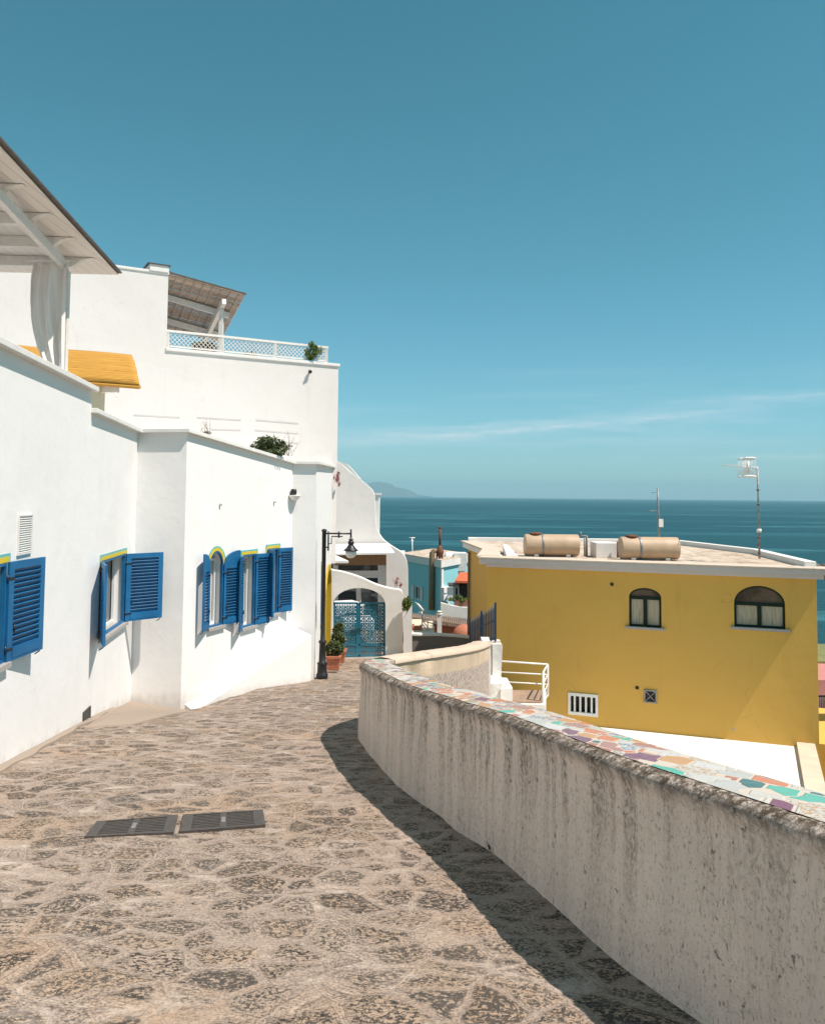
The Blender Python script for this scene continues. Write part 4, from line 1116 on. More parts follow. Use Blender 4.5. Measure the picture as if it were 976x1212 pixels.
# main beam parallel to the eave
bq = G(78, 316, 10.9); bq0 = G(0, 246, 8.3)
bd = (Vector((bq0.x, bq0.y, 0))-Vector((bq.x, bq.y, 0))).normalized()
be = Vector((bq.x, bq.y, 0))+bd*9; zbm = bq.z
mb = mbf(perg); mb.beam((bq.x, bq.y, zbm), (be.x, be.y, zbm), .07, .12); mb.build('beam', M['white_wood'], perg, bevel=.005)
# rafters with splayed tails
for k in range(10):
    t = 11.02-k*.885; 
    mb = mbf(perg); xo = ze.x+dE_.x*((11.9-t)/abs(dE_.y))
    x1 = xo-.12; hz_ = .13
    pts = [(-9.4, t, zz+.098-.004), (-9.4, t, zz-.06), (x1-.30, t, zz-hz_), (x1-.16, t, zz-.035), (x1, t, zz-.006)]
    mb.slab([Vector(p) for p in pts], (0, .09, 0)); mb.build('rafter', M['white_wood'], perg)
# posts
for (x, y) in ((bq.x+.02, bq.y-.02), (be.x, be.y+.3), (-9, 11.4)):
    mb = mbf(perg); mb.beam((x, y, -.2 if x > -8 else -.2), (x, y, zbm-.06), .08, .08); mb.build('post', M['white_wood'], perg)
# curtain gathered to the post
cur = empty('curtain', G(65, 300, 10.6), 'long grey linen curtain gathered against a pergola post', 'curtain')
mb = mbf(cur); NU, NV = 90, 40; grid = []
ctop = zbm-.0; cbot = ZST-.25
cy0 = bq.y-.2
xl, xr_ = G(36, 310, cy0).x, G(81, 310, cy0).x
for j in range(NV+1):
    v = j/NV; z = ctop+(cbot-ctop)*v; row = []
    # left hem bulges then sweeps right to the tie
    l = xl+(xr_-xl)*float(np.interp(v, [0, .09, .22, .33, .41, .5, .6, .68, .74, 1], [.12, .03, .0, .03, .10, .22, .42, .60, .74, .8])); rgt = xr_-.01
    for i in range(NU+1):
        u = i/NU; x_ = l+(rgt-l)*u
        fold = .04*math.sin(u*17+v*2.2+1.3*math.sin(v*3))*(1-.3*v)+.010*math.sin(u*41-v*5)+.03*math.sin(u*8+v*5)
        sag = -.045*v
        zz_ = z-(.06*math.sin(u*math.pi*3)**2 if j == 0 else 0)
        row.append(mb.bm.verts.new(Vector((x_, cy0-.03+fold-sag, zz_))-mb.org))
    grid.append(row)
for a, b in zip(grid, grid[1:]):
    for k in range(NU): f = mb.bm.faces.new((a[k], b[k], b[k+1], a[k+1])); f.smooth = True
cu = mb.build('drape', M['fabric'], cur, recalc=False); sm = cu.modifiers.new('thick', 'SOLIDIFY'); sm.thickness = .006
mb = mbf(cur); mb.tube([(xl-.05, cy0-.03, ctop+.02), (xr_+.03, cy0-.03, ctop+.02)], .012, 8); mb.build('rod', M['white_metal'], cur)

# ------------------------------------------------------------------ UPPER WHITE HOUSE
HR = G(398, 589, 24.5); HR = Vector((HR.x, 24.5)); HL = Vector((-6.7, 22.0)); dH = (HR-HL).normalized(); nH = Vector((dH.y, -dH.x)); bH = -nH
HLL = HL-dH*6.5
upper = empty('terraced_house', (HL.x, HL.y+2, -1), 'tall white terraced house stepping up behind the street house', 'house')
def tH(px): return onw(px, HLL, HR)*(HR-HLL).length
def PH(px, py, off=0):
    t = onw(px, HLL, HR); p = HLL+(HR-HLL)*t; g_ = G(px, py, p.y); q = p+nH*off; return Vector((q.x, q.y, g_.z))
zt_lo = PH(398, 432).z; zt_lo2 = PH(193, 417).z; zt_hi = PH(192, 325).z
zt_lo = (zt_lo+zt_lo2)/2
print('upper', zt_lo, zt_lo2, zt_hi)
pstp = HLL+dH*tH(192.5); DEP = 4.5
mb = mbf(upper)
pl = [HLL, pstp, pstp+bH*DEP, HLL+bH*DEP]; mb.prism([(p.x, p.y) for p in pl], -2.0, zt_hi)
mb.build('tall_wall', M['upper'], upper)
mb = mbf(upper)
pl = [pstp+dH*.001, HR, HR+bH*DEP, pstp+bH*DEP+dH*.001]; mb.prism([(p.x, p.y) for p in pl], -2.0, zt_lo-.5)
ribbon(mb, [pstp, HR, HR+bH*DEP], .2, 0.0, [zt_lo-.5]*3, [zt_lo]*3); mb.build('terrace_wall', M['upper'], upper)
mb = mbf(upper); ribbon(mb, [pstp-dH*.02, HR, HR+bH*DEP], .25, .045, [zt_lo]*3, [zt_lo+.085]*3); mb.build('coping', M['cap'], upper, bevel=.01)
mb = mbf(upper); ribbon(mb, [HLL, pstp+dH*.02], .25, .03, [zt_hi]*2, [zt_hi+.07]*2); mb.build('upper_coping', M['cap'], upper, bevel=.01)
mb = mbf(upper); ribbon(mb, [pstp-dH*.5, pstp+dH*.0], .5, .05, [zt_hi+.05]*2, [zt_hi+.22]*2); mb.build('roof_block', M['cap'], upper)
mb = mbf(upper); ribbon(mb, [pstp-dH*.56, pstp+dH*.04], .55, .08, [zt_hi+.22]*2, [zt_hi+.25]*2); mb.build('roof_flashing', M['dark_iron'], upper)
# vertical trim on the far corner
mb = mbf(upper); ribbon(mb, [HR-dH*.10, HR+dH*.045], .3, .0, [ZE-1.5]*2, [zt_lo-.45]*2) if False else ribbon(mb, [HR+dH*.002, HR+dH*.05], .5, -.1, [ZE+.1]*2, [zt_lo]*2); mb.build('corner_pilaster', M['white_bright'], upper)
# training wires on the wall
wl_ = [((155, 491), (210, 494)), ((231, 494), (283, 497)), ((301, 497), (351, 501)), ((248, 508), (283, 509)), ((300, 509), (351, 513)), ((335, 523), (351, 524.5))]
for k, (a, b) in enumerate(wl_):
    mb = mbf(upper); mb.tube([PH(*a, .012), PH(*b, .012)], .004, 6)
    for t in (.02, .98): q = PH(*a, .012).lerp(PH(*b, .012), t); mb.tube([q, q-Vector((nH.x, nH.y, 0))*.05], .007, 5)
    mb.build('training_wire', M['wire'], upper)
# lattice balustrade on the terrace parapet
bal = empty('lattice_railing', (PH(320, 420).x, PH(320, 420).y, zt_lo+.1), 'white diagonal lattice railing along the upper terrace edge', 'railing')
zr0 = zt_lo+.10; zr1 = zr0+.46; off = -.10
def BP(s, z): p = pstp+dH*s-nH*(-off); return Vector((p.x, p.y, z))
LT = (HR-pstp).length-.35
posts = [.05, LT*.33, LT*.66, LT]
for s in posts:
    mb = mbf(bal); mb.beam(BP(s, zr0), BP(s, zr1), .08, .08); mb.build('post', M['white_wood'], bal)
mb = mbf(bal); mb.beam(BP(0, zr1), BP(LT+.05, zr1), .09, .06); mb.build('handrail', M['white_wood'], bal)
for a, b in zip(posts, posts[1:]):
    mb = mbf(bal); mb.beam(BP(a+.05, zr0+.05), BP(b-.05, zr0+.05), .04, .04); h_ = zr1-.05-(zr0+.07); k = a-h_
    st_ = .12
    while k < b:
        for sg in (1, -1):
            s0, s1 = (k, k+h_) if sg > 0 else (k+h_, k); z0, z1 = zr0+.07, zr0+.07+h_
            # clip to the bay
            def cl(s0, z0, s1, z1, lo=a+.05, hi=b-.05):
                if min(s0, s1) > hi or max(s0, s1) < lo: return None
                def at(s): return z0+(z1-z0)*(s-s0)/(s1-s0)
                A_, B_ = s0, s1
                A2 = min(max(A_, lo), hi); B2 = min(max(B_, lo), hi)
                return (A2, at(A2), B2, at(B2))
            c_ = cl(s0, z0, s1, z1)
            if c_ and abs(c_[0]-c_[2]) > .02:
                oo = Vector((nH.x, nH.y, 0))*(.008*sg); mb.beam(BP(c_[0], c_[1])+oo, BP(c_[2], c_[3])+oo, .012, .036, (nH.x, nH.y, 0))
        k += st_
    mb.build('lattice_panel', M['white_wood'], bal)
# reed pergola on that terrace
rp = empty('reed_pergola', (PH(230, 400).x, PH(230, 400).y+1, zt_lo-.4), 'grey brown slatted reed canopy over the upper terrace', 'pergola')
nr_ = G(290, 349, 24.0); nl_ = G(194, 322, 22.6); fr_ = G(260, 405, 27.2); fl_ = nl_+(fr_-nr_)
nl_ = nl_-(nr_-nl_)*.0
mb = mbf(rp)
nslat = 46
for i in range(nslat):
    t = i/nslat; a = nl_.lerp(fl_, t); b = nr_.lerp(fr_, t)
    mb.beam(a+Vector((0, 0, random.uniform(-.01, .01))), b+Vector((0, 0, random.uniform(-.01, .01))), (fr_-nr_).length/nslat*random.uniform(.78, .97), .018)
mb.build('reed_mat', M['reed_grey'], rp)
mb = mbf(rp)
for i in range(9):
    t = (i+.3)/9; a = nl_.lerp(nr_, t); b = fl_.lerp(fr_, t); mb.beam(a-Vector((0, 0, .03)), b-Vector((0, 0, .03)), .035, .035)
mb.build('battens', M['reed_grey'], rp)
mb = mbf(rp); a, b = nl_+(nl_-nr_)*.02, nr_+(nr_-nl_)*.01
for i in range(60):
    t = i/60; q = a.lerp(b, t); r_ = a.lerp(b, t+1/60); mb.beam(q+Vector((0, 0, .03)), r_+Vector((0, 0, .03)), .09, .03+.02*random.random())
mb.build('edge_trim', simple('dark_reed_edge', (.11, .085, .07), .85, .3, 20), rp)
for t in (.30, .72):
    mb = mbf(rp); a = nl_.lerp(fl_, t)+Vector((0, 0, -.16)); b = nr_.lerp(fr_, t)+Vector((-.25, 0, -.16)); mb.beam(a, b, .10, .16); mb.build('beam', M['white_wood'], rp)
mb = mbf(rp); a = nl_.lerp(nr_, .74).lerp(fl_.lerp(fr_, .74), .02); b = nl_.lerp(nr_, .74).lerp(fl_.lerp(fr_, .74), 1.0); mb.beam(a+Vector((0, 0, -.32)), b+Vector((0, 0, -.32)), .12, .16); mb.build('cross_beam', M['white_wood'], rp)
for q in (a.lerp(b, .1), a.lerp(b, .97)):
    mb = mbf(rp); mb.beam((q.x, q.y, zt_lo-.5), (q.x, q.y, q.z-.40), .12, .12); mb.build('post', M['white_wood'], rp)
# terrace plants
def plant(name, loc, rad, nleaf, size, label, cat, mat='leaf', tw=6, seed=1, twm='dry', group=None, tl=.3):
    root = empty(name, Vector(loc)-Vector((0, 0, rad[2])), label, cat, group)
    mb = mbf(root); blob(mb, loc, rad, nleaf, size, seed=seed); mb.build('foliage', M[mat], root, recalc=False)
    if tw:
        mb = mbf(root); twigs(mb, Vector(loc)-Vector((0, 0, rad[2]*.9)), (rad[0]*.9, rad[1]*.6), tw, tl, seed=seed); mb.build('stems', M[twm], root)
    return root
q = BP(LT-.45, zr0+.30)+Vector((nH.x, nH.y, 0))*.06
plant('terrace_shrub', q, (.22, .18, .25), 1300, .035, 'bushy green shrub at the far end of the lattice railing', 'plant', 'leaf_bright', 5, 3)
q = BP(1.15, zr0+.18)-Vector((nH.x, nH.y, 0))*.35
plant('spiky_plant', q, (.34, .25, .22), 420, .08, 'spiky dark plant behind the lattice under the reed canopy', 'plant', 'leaf', 5, 8)
q = BP(2.55, zr0+.12)-Vector((nH.x, nH.y, 0))*.3
plant('terrace_shrub', q, (.25, .2, .15), 200, .04, 'low olive plant behind the middle of the lattice railing', 'plant', 'leaf_bright', 3, 12)
# security camera on the upper wall
cp = PH(363, 440, .10)
sec = empty('security_camera', cp, 'small dark security camera on the upper white wall', 'camera')
mb = mbf(sec); mb.lathe(cp+Vector((0, 0, -.06)), [(.02, 0), (.05, .02), (.06, .07), (.04, .09)], 12); mb.build('dome', M['black'], sec)
mb = mbf(sec); mb.beam(PH(366, 437, -.02), cp+Vector((.02, -.1, .04)), .05, .04); mb.build('bracket', M['white_metal'], sec)
# creeper plants behind the coping of wall B
def onB(px, py, back=.5):
    s = sB(px); Y = (C2+dB*s).y+.3; return G(px, py, Y)
plant('parapet_bush', onB(318, 531), (.34, .22, .22), 2200, .035, 'dark green bush growing up behind the white parapet coping', 'plant', 'leaf', 8, 21, tl=.4)
plant('dry_shrub', onB(337, 533), (.16, .18, .13), 60, .03, 'dry bare twiggy shrub beside the dark green bush', 'plant', 'dry', 16, 5, tl=.55)
plant('dry_plant', onB(242, 512), (.18, .12, .06), 90, .03, 'small dry tuft poking over the parapet near the recess', 'plant', 'dry', 9, 6, tl=.3)
plant('flower_creeper', G(399.5, 567, 24.3), (.10, .12, .2), 420, .03, 'pink flowering creeper hanging at the corner of the upper house', 'plant', 'pink', 3, 15)
# orange cane awning
aw = empty('cane_awning', G(120, 470, 15), 'orange split cane awning between the roof terrace and the upper house', 'awning')
a_, b_, c_, d_ = G(-60, 403, 17.5), G(156, 423, 16.2), G(165.5, 457, 14.9), G(-60, 440, 15.9)
mb = mbf(aw); NX, NY = 40, 10; gv = []
for j in range(NY+1):
    v = j/NY; row = []
    for i in range(NX+1):
        u = i/NX; p = a_.lerp(b_, u).lerp(d_.lerp(c_, u), v); p.z += .03*math.sin(u*9)*.4+.14*math.sin(v*math.pi)*.5; p.x += .02*noise.noise(Vector((v*9, 0, 0)))
        row.append((mb.bm.verts.new(p-mb.org), (u*3.2, v*1.3)))
    gv.append(row)
for a, b in zip(gv, gv[1:]):
    for k in range(NX):
        f = mb.bm.faces.new((a[k][0], b[k][0], b[k+1][0], a[k+1][0])); f.smooth = True
        for l, (vv, u) in zip(f.loops, (a[k], b[k], b[k+1], a[k+1])): l[mb.uvl].uv = u
o = mb.build('cane_sheet', M['reed_orange'], aw, recalc=False); sm = o.modifiers.new('thick', 'SOLIDIFY'); sm.thickness = .05; sm.offset = 1
mb = mbf(aw); mb.tube([d_+Vector((0, 0, -.02)), c_+Vector((0, 0, -.02))], .035, 10); mb.build('front_roll', M['reed_orange'], aw)
mb = mbf(aw); p = G(113, 475, 15.3); mb.beam((p.x, p.y, ZST-.5), (p.x, p.y, c_.z+.1), .25, .25); 
mb.build('post', M['cream'], aw)
mb = mbf(aw); q = G(140, 466, 15.3); mb.beam((p.x-3, p.y, c_.z-.02), (q.x, p.y, c_.z-.02), .10, .10); mb.build('rail', M['white_wood'], aw)

# ------------------------------------------------------------------ VILLA behind the gate
YV = 29.0
villa = empty('villa', G(420, 790, YV), 'white villa with sweeping curved gables behind the gate', 'villa')
def outline(mb, px, Y, th): mb.slab([G(a, b, Y) for a, b in px], (0, th, 0))
def smooth_px(P, k=6):
    V = [Vector(p) for p in P]; out = []
    for i in range(len(V)-1):
        a, b, c, d = V[max(i-1, 0)], V[i], V[i+1], V[min(i+2, len(V)-1)]
        for j in range(k):
            t = j/k; q = .5*((2*b)+(-a+c)*t+(2*a-5*b+4*c-d)*t*t+(-a+3*b-3*c+d)*t**3); out.append((q.x, q.y))
    out.append(tuple(V[-1])); return out
c1 = smooth_px([(398, 545), (405, 550), (415, 559.5), (425, 566.5), (436, 575.5), (442, 583), (443.5, 597), (444, 612), (446, 626), (450, 634), (456, 641), (466, 648), (474.5, 653.5), (480, 661), (482.5, 672), (483, 690)])
op = [(457, 800), (457, 676), (450, 668), (398, 668), (380, 668)]
mb = mbf(villa); outline(mb, [(370, 545), (385, 541)]+c1+[(483, 800), (457, 800), (457, 664), (370, 664)], YV, .4); mb.build('curved_gable', M['villa'], villa)
mb = mbf(villa)
pz0 = G(370, 664, YV+.4); pz1 = G(479, 800, YV+.4)
mb.box(pz0.x, G(440, 600, YV+.4).x, YV+.405, YV+6, pz1.z, G(400, 600, YV).z); mb.build('back_block', M['villa'], villa) if False else mb.bm.free()
# capped chimney pier behind the gable
mb = mbf(villa); q0 = G(440, 586, YV+1.2); q1 = G(448.5, 640, YV+1.2); mb.box(q0.x, q1.x, YV+.9, YV+1.6, q1.z-2, q0.z); mb.build('pier', M['white_bright'], villa)
mb = mbf(villa); q1 = G(450, 640, YV+1.2); mb.box(q0.x-.2, q1.x, YV+.85, YV+1.7, q0.z+.002, q0.z+.08)
mb.build('pier_cap', M['cap'], villa)
# second roof edge peeping behind the gable
mb = mbf(villa); outline(mb, smooth_px([(400, 546), (410, 549), (418, 557), (424, 564), (427, 566.5)], 4)+[(405, 575)], YV+2.5, .5); mb.build('rear_gable', M['cap'], villa)
# sloping white canopy with cane blind
mb = mbf(villa); can = [G(396, 644, YV-.1), G(459, 643, YV-.1), G(467, 654, YV-1.1), G(394, 655, YV-1.1)]
mb.slab(can, (0, 0, -.06)); mb.build('canopy', M['white_bright'], villa)
mb = mbf(villa); can = [G(385, 655, YV-1.2), G(398, 657.5, YV-1.2), G(412.5, 664, YV-2.6), G(385, 664, YV-2.6)]
mb.slab(can, (0, 0, -.07)); mb.build('side_canopy', M['white_bright'], villa)
mb = mbf(villa); a, b, c, d = G(396, 655.5, YV-.9), G(457, 655.5, YV-.9), G(457, 669, YV-.9), G(396, 669, YV-.9)
mb.face([d, c, b, a], [(0, 0), (2, 0), (2, .4), (0, .4)]); o = mb.build('cane_blind', M['cane_brown'], villa, recalc=False); sm = o.modifiers.new('thick', 'SOLIDIFY'); sm.thickness = .03
# glazed doors
YD = YV+.25
mb = mbf(villa); mb.face([G(380, 668, YD+.05), G(457, 668, YD+.05), G(457, 800, YD+.05), G(380, 800, YD+.05)]); mb.build('door_glass', M['glass'], villa)
mb = mbf(villa)
def pbox(mb, x0, x1, y0, y1, Y, th):
    mb.slab([G(x0, y1, Y), G(x1, y1, Y), G(x1, y0, Y), G(x0, y0, Y)], (0, th, 0))
for x0, x1, y0, y1 in ((400.1, 446.9, 675.5, 681), (421.5, 427, 681, 800), (447, 457, 664, 800), (394, 400, 664, 800)): pbox(mb, x0, x1, y0, y1, YD-.05, .08)
pbox(mb, 400.2, 421, 681.2, 685, YD-.04, .06); pbox(mb, 427.2, 446.8, 681.2, 684, YD-.04, .06)
mb.build('door_frame', M['frame_white'], villa)
# villa roof and back volume
mb = mbf(villa); q0 = G(372, 600, YV+.5); q1 = G(440, 600, YV+.5)
mb.box(q0.x, q1.x, YV+.41, YV+6, -7, G(430, 606, YV).z); mb.build('rear_block', M['villa'], villa)
mb = mbf(villa); q1 = G(478, 600, YV+.5); q0 = G(459, 600, YV+.5)
mb.box(q0.x, q1.x, YV+.41, YV+6, -7.01, G(470, 665, YV).z); mb.build('side_block', M['villa'], villa)

# courtyard floor behind the gate
mb = MB(); mb.slab([Vector((-4.2, 24.9, gz(0, 24.9)-.05)), Vector((.4, 24.9, gz(0, 24.9)-.05)), Vector((.4, 29, gz(0, 24.9)-.05)), Vector((-4.2, 29, gz(0, 24.9)-.05))], (0, 0, -.3))
tag(mb.build('courtyard_floor', M['concrete']), kind='structure')
# low step in front of the gate
YG = 24.8
gw = empty('gate_wall', G(450, 779, YG), 'white garden wall with curved top and arched gateway', 'wall')
topc = smooth_px([(385, 672), (393.5, 675), (405, 677), (424.6, 683), (440, 690), (451, 694), (463, 697), (471, 698), (475, 700), (476.3, 704)])
oc = [(456, 800), (456, 716)]+[((425)+31*math.cos(math.pi*k/16), 716-20*math.sin(math.pi*k/16)) for k in range(17)]+[(394, 800), (385, 800)]
mb = mbf(gw); outline(mb, topc+[(476.5, 800)]+oc, YG, .35); mb.build('wall', M['villa'], gw)
mb = mbf(gw); mb.hexa([G(393, 781, YG-.35), G(470, 779, YG-.35), G(470, 779, YG+.3), G(393, 781, YG+.3), G(393, 778.6, YG-.35), G(470, 776.6, YG-.35), G(470, 776.6, YG+.3), G(393, 778.6, YG+.3)]); mb.build('threshold', M['cap'], gw)
gate = empty('garden_gate', G(424, 779, YG+.1), 'blue iron double gate with scrolled bars in the white archway', 'gate')
for x0, x1 in ((394.5, 423.4), (424.4, 455.5)):
    gy = YG+.12; y0, y1 = 714, 777
    mb = mbf(gate)
    for a, b in (((x0+.6, y1), (x0+.6, y0)), ((x1-.6, y1), (x1-.6, y0)), ((x0, y0), (x1, y0)), ((x0, y1-1), (x1, y1-1)), ((x0, y1-14), (x1, y1-14))):
        mb.beam(G(*a, gy), G(*b, gy), .055, .055)
    lf = mb.build('gate_leaf', M['gate_blue'], gate)
    mb = MB(gate.location)
    nb = 15
    for k in range(1, nb):
        xx = x0+(x1-x0)*k/nb; mb.beam(G(xx, y1, gy), G(xx, y0, gy), .022, .022)
    for j in range(14):
        for k in range(10):
            cx0 = x0+(x1-x0)*(k+.5)/10; cy0_ = y0+3+(y1-y0-7)*(j+.5)/14
            c0 = G(cx0, cy0_, gy); r_ = .040; sg = 1 if (j+k) % 2 else -1
            mb.tube([c0+Vector((sg*r_*(1-.06*q)*math.cos(q*.75), 0, r_*(1-.08*q)*math.sin(q*.75)*1.3)) for q in range(9)], .017, 5)
    mb.build('scrollwork', M['gate_blue'], lf)
    mb = MB(gate.location); q = G(x1-2 if x0 < 400 else x0+2, 741, gy-.05); mb.beam(q-Vector((.06, 0, 0)), q+Vector((.06, 0, 0)), .05, .12); mb.build('lock', M['gate_blue'], lf)
# tables in the courtyard
def table(loc, w_, label, ang):
    t = empty('table', loc, label, 'table', 'covered tables in the courtyard', ang)
    me = MB(); me.box(-w_/2, w_/2, -w_/2, w_/2, .72, .75)
    # cloth: top with hanging points
    o = me.build('tabletop', M['white_wood'], t); o.location = (0, 0, 0)
    me = MB(); n_ = 16; gr_ = {}
    for i in range(n_+1):
        for j in range(n_+1):
            u, v = (i/n_*2-1)*1.35, (j/n_*2-1)*1.35; ex_ = max(abs(u), abs(v))-1
            z = .757; x_, y_ = max(-1, min(1, u)), max(-1, min(1, v))
            if ex_ > 0: z -= ex_*w_/2*(1.5+.5*abs(u*v)); x_ *= 1+.05*ex_*math.sin(i*1.3+2); y_ *= 1+.06*ex_
            gr_[i, j] = me.bm.verts.new((x_*w_/2*1.01, y_*w_/2*1.01, z))
    for i in range(n_):
        for j in range(n_): f = me.bm.faces.new((gr_[i, j], gr_[i+1, j], gr_[i+1, j+1], gr_[i, j+1])); f.smooth = True
    o = me.build('tablecloth', M['cloth'], t); o.location = (0, 0, 0)
    for sx in (-1, 1):
        for sy in (-1, 1):
            me = MB(); me.beam((sx*w_*.42, sy*w_*.42, 0), (sx*w_*.42, sy*w_*.42, .72), .04, .04); o = me.build('leg', M['white_wood'], t); o.location = (0, 0, 0)
zf = gz(0, 24.9)-.05
table(Vector((G(407, 720, 27.4).x, 27.4, zf+.62)), 1.0, 'cloth covered table nearest the glazed doors', .5)
table(Vector((G(423, 720, 26.2).x, 26.2, zf+.3)), .95, 'cloth covered table nearest the blue gate', .2)
mb = MB(); mb.box(-3.6, -.9, 25.7, 28.6, zf-.1, zf+.3); mb.box(-3.6, -1.6, 26.8, 28.6, zf+.3, zf+.62); tag(mb.build('courtyard_step', M['concrete']), kind='structure')

# terracotta pots with shrubs by the doorway
def pot(px, py, Y, w_, label, hgt, fr, seed, nl):
    base = G(px, py, Y); r = empty('potted_shrub', base, label, 'potted plant', 'terracotta pots beside the lamp')
    mb = mbf(r)
    def ring(hw, z): return [base+Vector((sx*hw, sy*hw, z)) for sx, sy in ((-1, -1), (1, -1), (1, 1), (-1, 1))]
    prof = [(w_*.38, 0), (w_*.46, hgt*.80), (w_*.53, hgt*.80), (w_*.54, hgt), (w_*.46, hgt), (w_*.44, hgt*.86)]
    rs = [[mb.bm.verts.new(p-mb.org) for p in ring(*q)] for q in prof]
    for a, b in zip(rs, rs[1:]):
        for k in range(4): mb.bm.faces.new((a[k], a[(k+1) % 4], b[(k+1) % 4], b[k]))
    mb.bm.faces.new(rs[0][::-1]); mb.bm.faces.new(rs[-1]); mb.build('pot', M['terracotta'], r, bevel=.01)
    mb = mbf(r); blob(mb, base+Vector((0, 0, hgt+fr[2]*.85)), fr, nl, .035, seed=seed); mb.build('foliage', M['leaf'], r, recalc=False)
    mb = mbf(r); mb.tube([base+Vector((0, 0, hgt*.8)), base+Vector((.02, 0, hgt+fr[2])), base+Vector((0, .02, hgt+fr[2]*1.6))], [.025, .02, .01], 6); mb.build('stem', M['dry'], r)
pot(394.5, 792.5, 19.6, .34, 'square terracotta pot with low shrub next to the lamp post', .34, (.19, .16, .17), 31, 1700)
pot(401.5, 784, 22.0, .34, 'square terracotta pot with taller pointed shrub by the blue gate', .34, (.19, .16, .34), 33, 2200)
# small shrubs by the gate wall
plant('flower_shrub', G(471, 690, 26.2), (.11, .1, .18), 120, .035, 'reddish flowering twigs behind the gate wall end', 'plant', 'pink', 6, 41, tl=.4)
plant('succulent_plant', G(482, 717, 24.6), (.15, .14, .22), 1100, .04, 'green bush on the low white wall beside the gate', 'plant', 'leaf_bright', 3, 42)
lw = empty('garden_wall', G(482, 776, 24.2), 'short bright white wall stub right of the arched gateway', 'wall')
mb = mbf(lw); outline(mb, [(477.3, 800), (487.5, 800), (487.5, 716), (483, 724), (477.3, 733)], 24.3, .9); mb.build('wall', M['white_bright'], lw)
# grey wall closing the street end
gwl = empty('cement_wall', G(520, 770, 26), 'long grey cement wall beyond the parapet bend', 'wall')
mb = mbf(gwl); outline(mb, smooth_px([(484, 751.5), (500, 752), (520, 752), (540, 753.5), (556, 755)], 4)+[(556, 790), (484, 790)], 26.0, .25); mb.build('wall', M['grey_wall'], gwl)
mb = mbf(gwl); outline(mb, [(484, 750.5), (500, 751), (520, 751), (540, 752.5), (556, 754), (556, 756), (540, 754.4), (520, 753), (500, 753), (484, 752.5)], 25.96, .33); mb.build('coping', M['cap'], gwl)

# ------------------------------------------------------------------ YELLOW HOUSE
ZR = G(700, 662, 19.8).z+.02
yh = empty('yellow_house', (5.5, 20.5, -6.5), 'large ochre yellow house with flat roof overlooking the sea', 'house')
WL = Vector((G(576, 690, 20.6).x, 20.6)); WR = Vector((G(966, 690, 18.15).x, 18.15)); dY = (WR-WL).normalized(); nY = Vector((dY.y, -dY.x)); LY = (WR-WL).length
nt_ = Vector((2.25, 23.4)); Lf = Vector((G(554, 690, 27.5).x, 27.5))
zr_l = G(568, 661, 20.4).z; zr_r = G(970, 671, 18.0).z
ZR = (zr_l+zr_r)/2; print('roof', zr_l, zr_r, WL, WR)
sY = lambda px: onw(px, WL, WR)*LY
def zY(px, py): return zw(px, py, WL, WR)
yw = [(sY(743.5), sY(781.5), zY(762, 742.5), zY(762, 696)), (sY(867), sY(927), zY(897, 743.5), zY(897, 693.5))]
opsY = []
for s0, s1, z0, z1 in yw:
    rise = .22 if s1-s0 < .9 else .40
    opsY.append((s0, s1, z0, arch(s0, s1, z1-rise, rise)))
gv0, gv1 = sY(673), sY(706); gz0, gz1 = zY(690, 846), zY(690, 822)
opsY.append((gv0, gv1, gz0, gz1))
iv0, iv1 = sY(760.5), sY(775.5); iz0, iz1 = zY(768, 832), zY(768, 816.5)

mb = mbf(yh); zl_ = -10.5
P_Y, _, _ = wall_face(mb, WL, WR, (zl_, zl_), (ZR-.05, ZR-.05), opsY, .14)
rest = [WR, Vector((9.6, 22.7)), Vector((8.8, 27.8)), Vector((1.9, 28.0)), Lf, nt_, WL]
for a, b in zip(rest, rest[1:]): wall_face(mb, a, b, (zl_, zl_), (ZR-.05, ZR-.05))
mb.build('wall', M['yellow'], yh, recalc=False)
# roof deck
mb = mbf(yh); poly = [WL, WR, Vector((9.6, 22.7)), Vector((8.8, 27.8)), Vector((1.9, 28.0)), Lf, nt_]
bm2 = mb; top = [bm2.bm.verts.new(Vector((p.x, p.y, ZR-.02))-mb.org) for p in poly]; bm2.bm.faces.new(top); mb.build('roof_deck', M['rooftop'], yh)
# cornice in two steps
cpts = [Lf+Vector((0, .3)), nt_+Vector((.05, 0)), WL]
def corn(pts, oL, oR, z0, z1, mt, nm='cornice'):
    mb = mbf(yh); ribbon(mb, pts, oL, oR, [z0]*len(pts), [z1]*len(pts)); return mb.build(nm, M[mt], yh, bevel=.01)
corn([WL-dY*.0, WR+dY*.14], .02, .14, ZR-.24, ZR-.14, 'cornice', 'cornice_bed'); corn([WL-dY*.12, WR+dY*.25], .05, .24, ZR-.139, ZR-.03, 'cornice')
corn([WL-dY*.16, WR+dY*.3], .35, .27, ZR-.029, ZR+.008, 'edge', 'roof_edge')
corn([Lf+Vector((-.0, .2)), nt_, WL+Vector((.0, .1))], .05, .18, ZR-.2, ZR-.03, 'cap'); corn([Lf+Vector((0, .2)), nt_, WL+Vector((0, .1))], .3, .25, ZR-.029, ZR+.022, 'edge', 'roof_edge')
